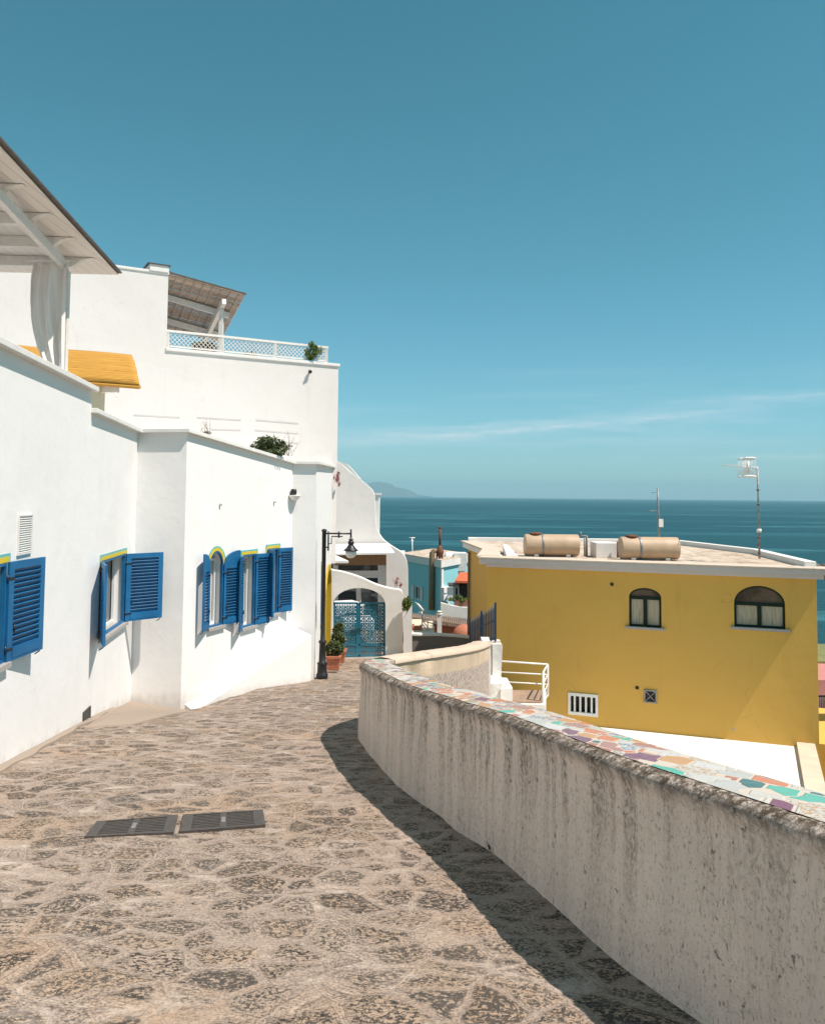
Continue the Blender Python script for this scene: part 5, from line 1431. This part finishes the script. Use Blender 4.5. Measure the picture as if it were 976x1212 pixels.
# low parapets at the back
corn([WR+Vector((.1, .2)), Vector((9.6, 22.7)), Vector((8.8, 27.8)), Vector((1.9, 28.0)), Lf], .25, 0.0, ZR-.05, ZR+.12, 'cap', 'roof_parapet')
mb = mbf(yh); hp = [G(598, 659.5, 20.9), G(604, 655, 21.6), G(611, 660, 21.2)]; mb.prism([(hp[0].x, 20.7), (hp[2].x, 20.9), (hp[2].x-.1, 22.6), (hp[0].x+.1, 22.4)], ZR-.02, [ZR+.06, ZR+.03, ZR+.2, ZR+.2]); mb.build('roof_upstand', M['cap'], yh)
def yellow_window(s0, s1, z0, fn, z1):
    c = (s0+s1)/2; a0 = (s1-s0)/2; sp = fn(s0+1e-4); dep = .10; fw = .05
    mb = mbf(yh)
    def bx(a, b, c_, d, t0=dep, t1=dep-.05): mb.hexa([P_Y(a, c_, t0), P_Y(b, c_, t0), P_Y(b, c_, t1), P_Y(a, c_, t1), P_Y(a, d, t0), P_Y(b, d, t0), P_Y(b, d, t1), P_Y(a, d, t1)])
    bx(s0, s0+fw, z0, sp); bx(s1-fw, s1, z0, sp); bx(s0+fw, s1-fw, z0, z0+fw); bx(s0+fw, s1-fw, sp-.06, sp+.01); bx(c-.045, c+.045, z0+fw, sp-.06)
    K = 20
    for k in range(K):
        t0, t1 = math.pi*k/K, math.pi*(k+1)/K
        u = [(c-(a0-q)*math.cos(t0), sp+(z1-sp-q)*math.sin(t0)) for q in (0.0, fw*.8)]; v = [(c-(a0-q)*math.cos(t1), sp+(z1-sp-q)*math.sin(t1)) for q in (0.0, fw*.8)]
        mb.hexa([P_Y(*u[0], dep), P_Y(*v[0], dep), P_Y(*v[1], dep), P_Y(*u[1], dep), P_Y(*u[0], dep-.05), P_Y(*v[0], dep-.05), P_Y(*v[1], dep-.05), P_Y(*u[1], dep-.05)])
    win = mb.build('window', M['green_frame'], yh)
    for a, b in ((s0+fw, c-.045), (c+.045, s1-fw)):
        mb = MB(yh.location); mb.face([P_Y(a, z0+fw, dep-.01), P_Y(b, z0+fw, dep-.01), P_Y(b, sp-.06, dep-.01), P_Y(a, sp-.06, dep-.01)]); mb.build('pane', M['curtain_glass'], win)
    mb = MB(yh.location); pts = [P_Y(c-(a0-.01)*math.cos(math.pi*k/K), sp+(z1-sp-.01)*math.sin(math.pi*k/K), dep-.005) for k in range(K+1)]
    mb.face(pts[::-1]); mb.build('fanlight', M['fan'], win)
    mb = MB(yh.location); mb.hexa([P_Y(s0-.08, z0-.05, .02), P_Y(s1+.08, z0-.05, .02), P_Y(s1+.08, z0-.05, -.07), P_Y(s0-.08, z0-.05, -.07), P_Y(s0-.08, z0+.004, .02), P_Y(s1+.08, z0+.004, .02), P_Y(s1+.08, z0+.004, -.07), P_Y(s0-.08, z0+.004, -.07)])
    mb.hexa([P_Y(s0, z0-.04, .139), P_Y(s1, z0-.04, .139), P_Y(s1, z0-.04, .021), P_Y(s0, z0-.04, .021), P_Y(s0, z0+.003, .139), P_Y(s1, z0+.003, .139), P_Y(s1, z0+.003, .021), P_Y(s0, z0+.003, .021)])
    mb.build('sill', M['sill'], win)
for (s0, s1, z0, z1), o_ in zip(yw, opsY): yellow_window(s0, s1, z0, o_[3], z1)
# white barred grille
mb = mbf(yh); P = P_Y
def bx(mb, a, b, c_, d, t0, t1): mb.hexa([P(a, c_, t0), P(b, c_, t0), P(b, c_, t1), P(a, c_, t1), P(a, d, t0), P(b, d, t0), P(b, d, t1), P(a, d, t1)])
f_ = .06
bx(mb, gv0-.02, gv1+.02, gz0-.02, gz0+f_-.01, .05, -.03); bx(mb, gv0-.02, gv1+.02, gz1-f_+.01, gz1+.02, .05, -.03)
bx(mb, gv0-.02, gv0+f_-.02, gz0+f_-.01, gz1-f_+.01, .05, -.03); bx(mb, gv1-f_+.02, gv1+.02, gz0+f_-.01, gz1-f_+.01, .05, -.03)
for k in range(1, 5): s = gv0+(gv1-gv0)*k/5; bx(mb, s-.022, s+.022, gz0+f_-.01, gz1-f_+.01, .03, -.01)
gl = mb.build('grille_window', M['white_metal'], yh)
mb = MB(yh.location); bx(mb, gv0, gv1, gz0, gz1, .14, .12); mb.build('dark_back', M['dark_fill'], gl)  # dark slab stands in for the unlit space behind the bars
# iron vent with cross
mb = mbf(yh); bx(mb, iv0, iv1, iz0, iz0+.03, -.001, -.03); bx(mb, iv0, iv1, iz1-.03, iz1, -.001, -.03); bx(mb, iv0, iv0+.03, iz0+.03, iz1-.03, -.001, -.03); bx(mb, iv1-.03, iv1, iz0+.03, iz1-.03, -.001, -.03)
mb.beam(P(iv0, iz0, -.02), P(iv1, iz1, -.02), .016, .016); mb.beam(P(iv0, iz1, -.018), P(iv1, iz0, -.018), .016, .016)
vt = mb.build('iron_vent', M['galv'], yh)
mb = MB(yh.location); bx(mb, iv0+.01, iv1-.01, iz0+.01, iz1-.01, .0, -.006); mb.build('dark_back', M['dark_fill'], vt)  # wall is uncut here; this dark plate paints the shade of an opening
for px, py in ((723.5, 691.5), (752.5, 814), (864.5, 863.5)):
    mb = mbf(yh); c0 = Vector(P_Y(sY(px), zY(px, py), -.001)); mb.tube([c0+Vector((nY.x, nY.y, 0))*.004, c0-Vector((nY.x, nY.y, 0))*.05], .045 if px < 800 else .03, 12); mb.build('pipe_hole', M['dark_fill'] if px < 800 else M['sill'], yh)  # flush discs; near-black colour gives the dark of a hole
# left downpipe on the chamfer side
mb = mbf(yh); q = Lf+(nt_-Lf)*.12; mb.tube([(q.x-.06, q.y, ZR-.3), (q.x-.06, q.y, -7)], .04, 8); mb.build('downpipe', M['tan_duct'], yh)
# terrace in front
mb = mbf(yh); zt_ = zY(700, 860); zt_ = (zt_+zY(935, 883))/2
a = WL+nY*.0+dY*.9; b = WL+dY*(sY(938)); 
mb2 = [a, b, b+nY*6.5-dY*.35, a+nY*6.5]
terr = empty('roof_terrace', (6, 16, zt_), 'bright white flat roof terrace in front of the yellow house', 'terrace')
mb.bm.free(); mb = mbf(terr); M['terrace'] = simple('white_roof_membrane', (.76, .725, .67), .7, .10, 1.1, .002, 20)
mb.prism([(p.x+nY.x*.004, p.y+nY.y*.004) for p in mb2], zt_-2.5, zt_); mb.build('deck', M['terrace'], terr)
mb = mbf(terr); c0 = b+nY*.005; c1_ = b+nY*6.5-dY*.35
ribbon(mb, [(c0.x, c0.y), (c1_.x, c1_.y)], .0, -.0-.0, [zt_]*2, [zt_]*2) if False else None
kk = [c0, c0+dY*.36, c1_+dY*.36, c1_]
mb.prism([(p.x, p.y) for p in kk], zt_-3, zt_+.10); mb.build('edge_kerb', simple('cream_terrace_kerb', (.62, .50, .38), .75, .1, 2), terr)
# lower yellow wing at the right
mb = mbf(yh); a = WR-nY*.004; 
mb.prism([(p.x, p.y) for p in (a-dY*.1-nY*.5, a+dY*4-nY*.5, a+dY*4-nY*4, a-dY*.1-nY*4)], -10.5, zY(966, 888)); mb.build('lower_wing', M['yellow'], yh)
# dark pantile eaves beyond the right corner
nb_ = empty('tiled_roof_house', G(985, 700, 19.5), 'sliver of a house with dark tiled eave beyond the yellow house', 'house')
mb = mbf(nb_)
for k in range(10):
    p = G(971+k*9, 676+k*.6, 19.6-.0*k); mb.tube([p+Vector((0, -.35, -.06)), p+Vector((0, .6, .08))], .075, 8)
mb.build('roof_tiles', M['rooftiles'], nb_)
mb = mbf(nb_); q = G(971, 684, 19.8); mb.box(q.x, q.x+3, 19.6, 20.3, q.z-.03, q.z+.06); mb.build('eave_board', simple('dark_eave_wood', (.03, .022, .018), .8, .3, 8), nb_)

# things on the yellow roof
def tank(x0, x1, y0, y1, Y, label):
    a = G(x0, (y0+y1)/2, Y); b = G(x1, (y0+y1)/2, Y); r = (G(x0, y0, Y).z-G(x0, y1, Y).z)/2; L = b.x-a.x
    c = Vector((a.x, Y, ZR+r)); t = empty('water_tank', (a.x+L/2, Y, ZR-.02), label, 'water tank', 'cylindrical roof water tanks')
    mb = mbf(t); mb.lathe(c, [(r*.93, -.012), (r*.985, 0), (r, .02), (r, L*.25), (r*1.002, L*.26), (r, L*.27), (r, L*.74), (r*1.002, L*.75), (r, L*.76), (r, L-.02), (r*.985, L), (r*.93, L+.012)], 32, 'x'); mb.build('shell', M['tank'], t)
    mb = mbf(t); mb.lathe(c+Vector((L*.2, 0, r-.01)), [(.15, 0), (.16, .03), (.13, .05), (.05, .06)], 16); mb.build('lid', M['rust'], t)
    mb = mbf(t); mb.lathe(c, [(r+.004, L*.30), (r+.008, L*.31), (r+.008, L*.335), (r+.004, L*.345)], 32, 'x'); mb.build('strap', M['galv'], t)
    for s in (.2, .8):
        mb = mbf(t); mb.box(c.x+L*s-.05, c.x+L*s+.05, Y-r*.7, Y+r*.7, ZR-.018, ZR+.05); mb.build('foot', M['cap'], t)
tank(621, 683.5, 631, 656.5, 21.1, 'beige cylinder water tank on the yellow roof, farther from the antennas')
tank(734, 801, 635, 661.5, 20.2, 'beige cylinder water tank on the yellow roof, below the short antenna')
rp_ = empty('roof_pipes', G(690, 658, 21.2), 'thin grey standpipes beside the left water tank', 'pipes')
mb = mbf(rp_); Y = 21.3
mb.tube([G(684, 634.5, Y), G(694, 634.5, Y), G(694, 659, Y)], .028, 8); mb.tube([G(691.5, 635, Y), G(691.5, 659, Y)], .022, 8); mb.tube([G(687, 629.5, Y), G(687, 635, Y)], .02, 8)
mb.build('standpipes', M['galv'], rp_)
rb = empty('roof_box', G(716, 660, 21), 'low pale masonry box between the two roof tanks', 'box')
mb = mbf(rb); a = G(703, 642, 21.0); b = G(729, 660, 21.0); mb.box(a.x, b.x, 20.8, 21.5, ZR-.02, a.z); mb.build('body', M['cap'], rb, bevel=.01)
mb = mbf(rb); mb.tube([G(731, 641, 20.7), G(731, 660, 20.7)], .03, 8); mb.build('side_pipe', M['rust'], rb)
# tall antenna
an = empty('television_antenna', (G(898, 657, 19.6).x, 19.6, ZR-.02), 'tall roof mast with ribbed grid antenna and long boom', 'antenna')
mb = mbf(an); Y = 19.6; mb.tube([G(898.5, 661, Y), G(897.3, 600, Y), G(896, 553, Y)], [.028, .022, .018], 8); mb.build('mast', M['galv'], an)
mb = mbf(an)
for py in (580, 597, 627, 637, 645, 655): mb.tube([G(898.2-(661-py)*.02, py-.7, Y), G(898.2-(661-py)*.02, py+.7, Y)], .04, 8)
mb.build('clamps', M['rust'], an)
mb = mbf(an); mb.tube([G(898, 626, Y), G(898, 630, Y)], .055, 10); mb.build('amplifier', M['white_metal'], an)
mb = mbf(an); mb.tube([G(856, 550.5, Y), G(897, 553.3, Y)], .014, 6)
for k in range(8):
    q = G(856.5+k*2.7, 550.6+k*.18, Y); mb.tube([q-Vector((0, .14, 0)), q+Vector((0, .14, 0))], .007, 5); 
mb.tube([q+Vector((.1, 0, 0)), G(892.5, 558, Y), G(896.5, 576, Y)], .005, 5)
mb.build('boom', M['white_metal'], an)
mb = mbf(an)
for sy in (-.1, .22):
    for k in range(9):
        px = 877.5+k*1.9*(.93 if sy > 0 else .93); pz = 0
        a, b = G(px, 543, Y), G(px-.3, 563.5, Y); mb.tube([a+Vector((0, sy, 0)), b+Vector((0, sy, 0))], .0055, 4)
mb.build('reflector_grid', M['white_metal'], an)
mb = mbf(an)
for py in (542.3, 563.8):
    for sy in (-.1, .22): mb.tube([G(877.5, py+.6, Y)+Vector((0, sy, 0)), G(881, py-.3, Y)+Vector((0, sy, 0)), G(888, py-.3, Y)+Vector((0, sy, 0)), G(892.3, py+.5, Y)+Vector((0, sy, 0))], .022, 6)
    mb.tube([G(892.3, py+.5, Y)+Vector((0, -.1, 0)), G(892.3, py+.5, Y)+Vector((0, .22, 0))], .02, 6)
mb.tube([G(885, 546, Y), G(884.5, 560, Y)], .03, 6)
mb.build('reflector_frame', M['white_metal'], an)
an = empty('aerial_mast', (G(779.5, 636, 25).x, 25, ZR-.02), 'short thin aerial with cross wires behind the right water tank', 'antenna')
Y = 25; mb = mbf(an); mb.tube([G(780, 645, Y), G(779, 610, Y), G(778, 577, Y)], [.04, .03, .02], 8); mb.build('mast', M['galv'], an)
mb = mbf(an)
for k in range(9): py = 578+k*2.6; mb.tube([G(776.8, py, Y), G(779.6, py, Y)], .012, 5)
mb.tube([G(764, 604.5, Y), G(778, 604.8, Y)], .010, 5); mb.tube([G(771, 583, Y), G(778, 583, Y)], .008, 5)
mb.build('cross_wires', M['galv'], an)
mb = mbf(an); q = G(781, 619, Y); mb.box(q.x-.05, q.x+.08, Y-.05, Y+.05, q.z-.12, q.z+.12); mb.build('amplifier', M['white_metal'], an)

# ------------------------------------------------------------------ BLUE HOUSE and the small roofs between
bh = empty('turquoise_house', G(520, 735, 42), 'small turquoise house with flat roof and white shutters by the sea', 'house')
K1 = G(521.5, 690, 40); K0 = G(474, 690, 44.5); K2 = G(560, 690, 44)
k0, k1, k2 = Vector((K0.x, 44.5)), Vector((K1.x, 40)), Vector((K2.x, 44)); zrb = G(521, 671.5, 40).z
LK = (k1-k0).length; LK2 = (k2-k1).length
s0, s1 = onw(491.5, k0, k1)*LK, onw(498.5, k0, k1)*LK; wz0, wz1 = zw(494, 709.5, k0, k1), zw(494, 693.5, k0, k1)
mb = mbf(bh); P_K, dK, nK = wall_face(mb, k0, k1, (-14, -14), (zrb, zrb), [(s0, s1, wz0, wz1)], .15)
P_K2, dK2, nK2 = wall_face(mb, k1, k2, (-14, -14), (zrb, zrb))
bk = [k2, k2+(k0-k1), k0]
for a, b in zip(bk, bk[1:]): wall_face(mb, a, b, (-14, -14), (zrb, zrb))
mb.build('wall', M['teal_house'], bh, recalc=False)
mb = mbf(bh); c4 = [k0, k1, k2, k2+(k0-k1)]; cc = sum(c4, Vector((0, 0)))/4
c4 = [cc+(p-cc)*1.06 for p in c4]; mb.prism([(p.x, p.y) for p in c4], zrb+.001, zrb+.32); mb.build('roof', M['cap'], bh)
mb = mbf(bh); c4 = [cc+(p-cc)*.99 for p in c4]; mb.prism([(p.x, p.y) for p in c4], zrb+.322, zrb+.36); mb.build('roof_deck', M['rooftop'], bh)
P = P_K
mb = mbf(bh); frame_rect(mb, P_K, s0, s1, wz0, wz1, .08, .05, .05, 1); win = mb.build('window', M['frame_white'], bh)
mb = MB(bh.location); mb.face([P_K(s0, wz0, .09), P_K(s1, wz0, .09), P_K(s1, wz1, .09), P_K(s0, wz1, .09)]); mb.build('pane', M['glass'], win)
for a, b in ((s0-.34, s0-.02), (s1+.02, s1+.34)):
    mb = mbf(bh)
    frame_rect(mb, P_K, a, b, wz0, wz1, -.02, .04, .04, 0)
    for k in range(9): z = wz0+.06+(wz1-wz0-.12)*k/9; bx(mb, a+.04, b-.04, z, z+.05, -.02, -.05)
    mb.build('shutter', M['frame_white'], bh)
P = P_K2
for k in range(4):
    mb = mbf(bh); z = zw(523, 702+k*9-7, k1, k2); bx(mb, -.03, .65, z-.28, z, 0.02, -.18); mb.build('quoin', M['white_bright'], bh)
mb = mbf(bh); bx(mb, -.02, .22, -9, zrb, .01, -.05); mb.build('corner_strip', M['white_bright'], bh)
# flue duct with cowl
fl_ = empty('chimney_flue', G(510, 722, 41), 'tan flue duct with rusty cowl and tall stack on the turquoise house', 'chimney')
Y = 40.6; mb = mbf(fl_); mb.tube([G(510.3, 722, Y), G(510.8, 690, Y), G(511.3, 655, Y), G(513, 652, Y), G(517, 652, Y)], [.14, .14, .14, .12, .11], 10); mb.build('duct', M['tan_duct'], fl_)
c0 = G(520.3, 660.5, Y); mb = mbf(fl_); u = 40.6/976
mb.lathe(c0, [(.05, -.6*u), (3.2*u, 3*u), (4.6*u, 5.5*u), (4.6*u, 9*u), (2.6*u, 12*u), (1.3*u, 15*u)], 8); mb.build('cowl', M['rust'], fl_)
mb = mbf(fl_); mb.tube([c0+Vector((0, 0, 14*u)), c0+Vector((0, 0, 35*u))], 1.35*u, 10); mb.lathe(c0+Vector((0, 0, 35*u)), [(1.7*u, 0), (1.7*u, 1*u), (.3*u, 2*u)], 8); mb.build('stack', M['rust'], fl_)
for dx in (-3.6, 3.0):
    mb = mbf(fl_); q = c0+Vector((dx*u, 0, 6*u)); mb.tube([q, q-Vector((0, 0, 11*u))], .035, 6); mb.build('leg', M['dark_iron'], fl_)
# white tank on the turquoise roof, dish
tk = empty('roof_tank', G(535, 667, 42.5), 'white round topped tank on the turquoise house roof', 'water tank')
c0 = G(526, 660.5, 42.5); u = 42.5/976; mb = mbf(tk); mb.lathe(c0, [(5*u, 0), (7*u, .8*u), (7.4*u, 3*u), (7.4*u, 14*u), (6.8*u, 16.5*u), (4*u, 17.5*u)], 20, 'x'); mb.build('shell', M['tank_white'], tk)
mb = mbf(tk); q = G(541, 668, 42.5); mb.box(q.x-.2, q.x+.45, 42, 43, q.z-.3, q.z+.6); mb.build('pump_box', M['cap'], tk)
mb = mbf(tk); mb.box(c0.x, c0.x+16*u, 42.2, 42.8, c0.z-8.2*u, c0.z-6.5*u); mb.build('stand', M['cap'], tk)
am = empty('roof_aerial', G(488, 660, 46), 'thin pale T shaped aerial on the turquoise house roof', 'antenna')
Y = 46; mb = mbf(am); mb.tube([G(488, 664, Y), G(487.5, 636, Y)], .03, 6); mb.build('mast', M['white_metal'], am)
mb = mbf(am); mb.tube([G(484, 636.5, Y), G(491, 636.5, Y)], .03, 6); mb.tube([G(485.5, 640, Y), G(489.5, 640, Y)], .02, 6); mb.build('crossbar', M['white_metal'], am)
# red tiled house
rt = empty('red_roof_house', G(548, 710, 37), 'small dark fronted house with orange tiled roof beside the yellow house', 'house')
mb = mbf(rt); Y = 37; a, b = G(538, 690, Y), G(575, 691, Y); bb_ = G(543, 684, Y+2.2); 
mb.slab([a+Vector((0, 0, 0)), b, Vector((b.x, Y+3, bb_.z+.1)), Vector((a.x+.4, Y+3, bb_.z+.1))], (0, 0, .1)); mb.build('roof', M['orange_tiles'], rt)
mb = mbf(rt); mb.box(G(543, 690, Y+.4).x, b.x, Y+.4, Y+2.6, -9, a.z-.02); mb.build('wall', M['dark_fill'], rt)
mb = mbf(rt); mb.slab([G(531, 692.5, Y), G(543, 692, Y), G(543, 694, Y), G(531, 694.5, Y)], (0, 1.0, 0)); mb.build('lintel', M['dark_iron'], rt)
mb = mbf(rt); pbox(mb, 536, 543, 694.5, 712, Y+.3, .3); mb.build('door_wall', M['cap'], rt)
mb = mbf(rt); pbox(mb, 529, 535.5, 695.5, 711, Y+.1, .06); mb.build('shutter', M['frame_white'], rt)
mb = mbf(rt); pbox(mb, 539, 541.5, 696, 712, Y+.25, .04); mb.build('door', M['dark_fill'], rt)
pl_ = empty('planter_hedge', G(545, 716, 36.3), 'reddish brown planter with green hedge by the orange roof', 'planter')
mb = mbf(pl_); pbox(mb, 538, 562, 711, 718, 36.2, .6); mb.build('planter_box', simple('brown_planter', (.22, .10, .07), .8, .2, 4), pl_)
mb = mbf(pl_)
for k in range(6): blob(mb, G(534+k*5, 709, 36.3), (.16, .2, .16), 130, .05, seed=50+k)
mb.build('hedge', M['leaf_bright'], pl_, recalc=False)
lw2 = empty('boundary_wall', G(540, 730, 36), 'low pale wall below the planter and orange roofed house', 'wall')
mb = mbf(lw2); outline(mb, [(521.5, 735), (521.5, 713.5), (535, 717), (548, 719), (562, 719), (562, 745), (521.5, 745)], 36, .25); mb.build('wall', M['cap'], lw2)
# terracotta house with old tile roof
th_ = empty('terracotta_house', G(530, 750, 31), 'low terracotta house with old clay tile roof behind the grey wall', 'house')
mb = mbf(th_); Y0, Y1 = 31.0, 35.0
e_ = [G(488, 731, Y0), G(562, 742.5, Y0)]; r_ = [G(488, 726, Y1), G(562, 733.5, Y1)]
nv = 30
for k in range(nv):
    t = (k+.5)/nv; a = e_[0].lerp(e_[1], t); b = r_[0].lerp(r_[1], t); mb.tube([a, b], (e_[1]-e_[0]).length/nv*.42, 6)
mb.slab([e_[0]-Vector((0, 0, .03)), e_[1]-Vector((0, 0, .03)), r_[1]-Vector((0, 0, .03)), r_[0]-Vector((0, 0, .03))], (0, 0, -.08)); mb.build('roof', M['rooftiles'], th_)
mb = mbf(th_); mb.slab([G(489, 731.8, Y0+.15)-Vector((0, 0, .1)), G(561, 743, Y0+.15)-Vector((0, 0, .1)), G(561, 790, Y0+.15), G(489, 790, Y0+.15)], (0, .3, 0)); mb.build('wall', M['terracotta_wall'], th_)
mb = mbf(th_); q = G(549, 752, 30.6); mb.lathe(q, [(.42, -.6), (.42, .05), (.36, .22), (.2, .36), (.05, .4)], 14); mb.build('oven_dome', M['terracotta'], th_)
ch = empty('white_chimney', G(519, 752, 29), 'slim white chimney pot standing before the clay tile roof', 'chimney')
c0 = G(519.7, 750, 29); u = 29/976; mb = mbf(ch); mb.box(c0.x-2.6*u, c0.x+2.6*u, 29-.08, 29+.08, c0.z-.6, c0.z+22*u); mb.build('shaft', M['white_bright'], ch, bevel=.01)
mb = mbf(ch); mb.lathe(c0+Vector((0, 0, 22*u)), [(3.6*u, 0), (3.8*u, 1.2*u), (2.6*u, 1.4*u), (2.4*u, 3.2*u), (3.4*u, 3.4*u), (2*u, 4.4*u)], 12); mb.build('cap', M['cap'], ch)
mb = mbf(ch); mb.lathe(c0+Vector((0, 0, -1.0*u)), [(9*u, -6*u), (7*u, -.5*u), (3*u, 2*u)], 12); mb.build('base', M['cap'], ch)
# white terrace with planter, rails and yagi aerial
wt = empty('white_terrace', G(497, 752, 28), 'small cream terrace block behind the grey wall with thin rails', 'terrace')
mb = mbf(wt); mb.box(G(480, 750, 28).x, G(514, 750, 28).x, 27.6, 30.3, -8, G(495, 747, 28).z); mb.build('block', simple('cream_terrace_screed', (.60, .50, .38), .8, .15, 3), wt)
mb = mbf(wt); mb.box(G(478, 735, 30.5).x, G(500, 735, 30.5).x, 30.2, 30.6, -8, G(490, 733.5, 30.5).z); mb.build('back_wall', M['cream'], wt)
mb = mbf(wt)
for a, b in (((500, 735), (513, 751)), ((500, 739), (509, 751)), ((506, 734), (506, 747)), ((512, 737), (512, 751)), ((500, 735), (512, 738))): mb.tube([G(*a, 28.3), G(*b, 28.3)], .02, 6)
mb.build('rails', M['white_metal'], wt)
pb2 = empty('flower_box', G(493, 744, 28.2), 'box of red flowers on the cream terrace', 'flower box')
mb = mbf(pb2); pbox(mb, 487.5, 500, 742, 745.5, 28.2, .3); mb.build('box', M['terracotta'], pb2)
mb = mbf(pb2)
for k in range(3): blob(mb, G(490+k*4, 741, 28.3), (.08, .1, .05), 60, .025, seed=80+k)
mb.build('flowers', M['red'], pb2, recalc=False)
ya = empty('yagi_aerial', G(499.5, 752, 28), 'small white television aerial with slanted boom above the cream terrace', 'antenna')
mb = mbf(ya); mb.tube([G(499.5, 750, 28), G(499.3, 722, 28)], .022, 6); mb.build('mast', M['white_metal'], ya)
mb = mbf(ya); mb.tube([G(494, 714.5, 28), G(502, 724.5, 28)], .03, 6)
for k in range(7): t = k/6; q = G(494.5, 715, 28).lerp(G(503, 726, 28), t); mb.tube([q-Vector((.10, 0, -.06)), q+Vector((.10, 0, -.06))], .012, 5)
mb.tube([G(495, 725, 28), G(504.5, 724, 28)], .018, 6)
mb.build('boom', M['white_metal'], ya)

# slivers at the far right edge
ph = empty('pink_house', G(980, 830, 30), 'sliver of pink house with dark balcony rail at the right edge', 'house')
mb = mbf(ph); q = G(966, 805, 30); mb.box(q.x, q.x+6, 30, 35, -14, q.z); mb.build('wall', M['tyl'], ph)
mb = mbf(ph); q = G(964, 783, 33); mb.box(q.x, q.x+7, 33, 37, -14, q.z); mb.build('rear_block', simple('olive_green_roof', (.18, .18, .06), .8, .2, 1), ph)
mb = mbf(ph)
for k in range(14): mb.tube([G(970+k*2, 824, 28.5), G(970+k*2, 868, 28.5)], .02, 5)
mb.beam(G(966, 824, 28.5), G(1000, 824, 28.5), .05, .05); mb.beam(G(966, 868, 28.5), G(1000, 868, 28.5), .05, .05); mb.build('balcony_rail', M['black'], ph)
mb = mbf(ph); q = G(966, 869, 28.5); mb.box(q.x, q.x+5, 28.2, 30.0, q.z-.3, q.z-.02); mb.build('balcony_slab', M['cap'], ph)
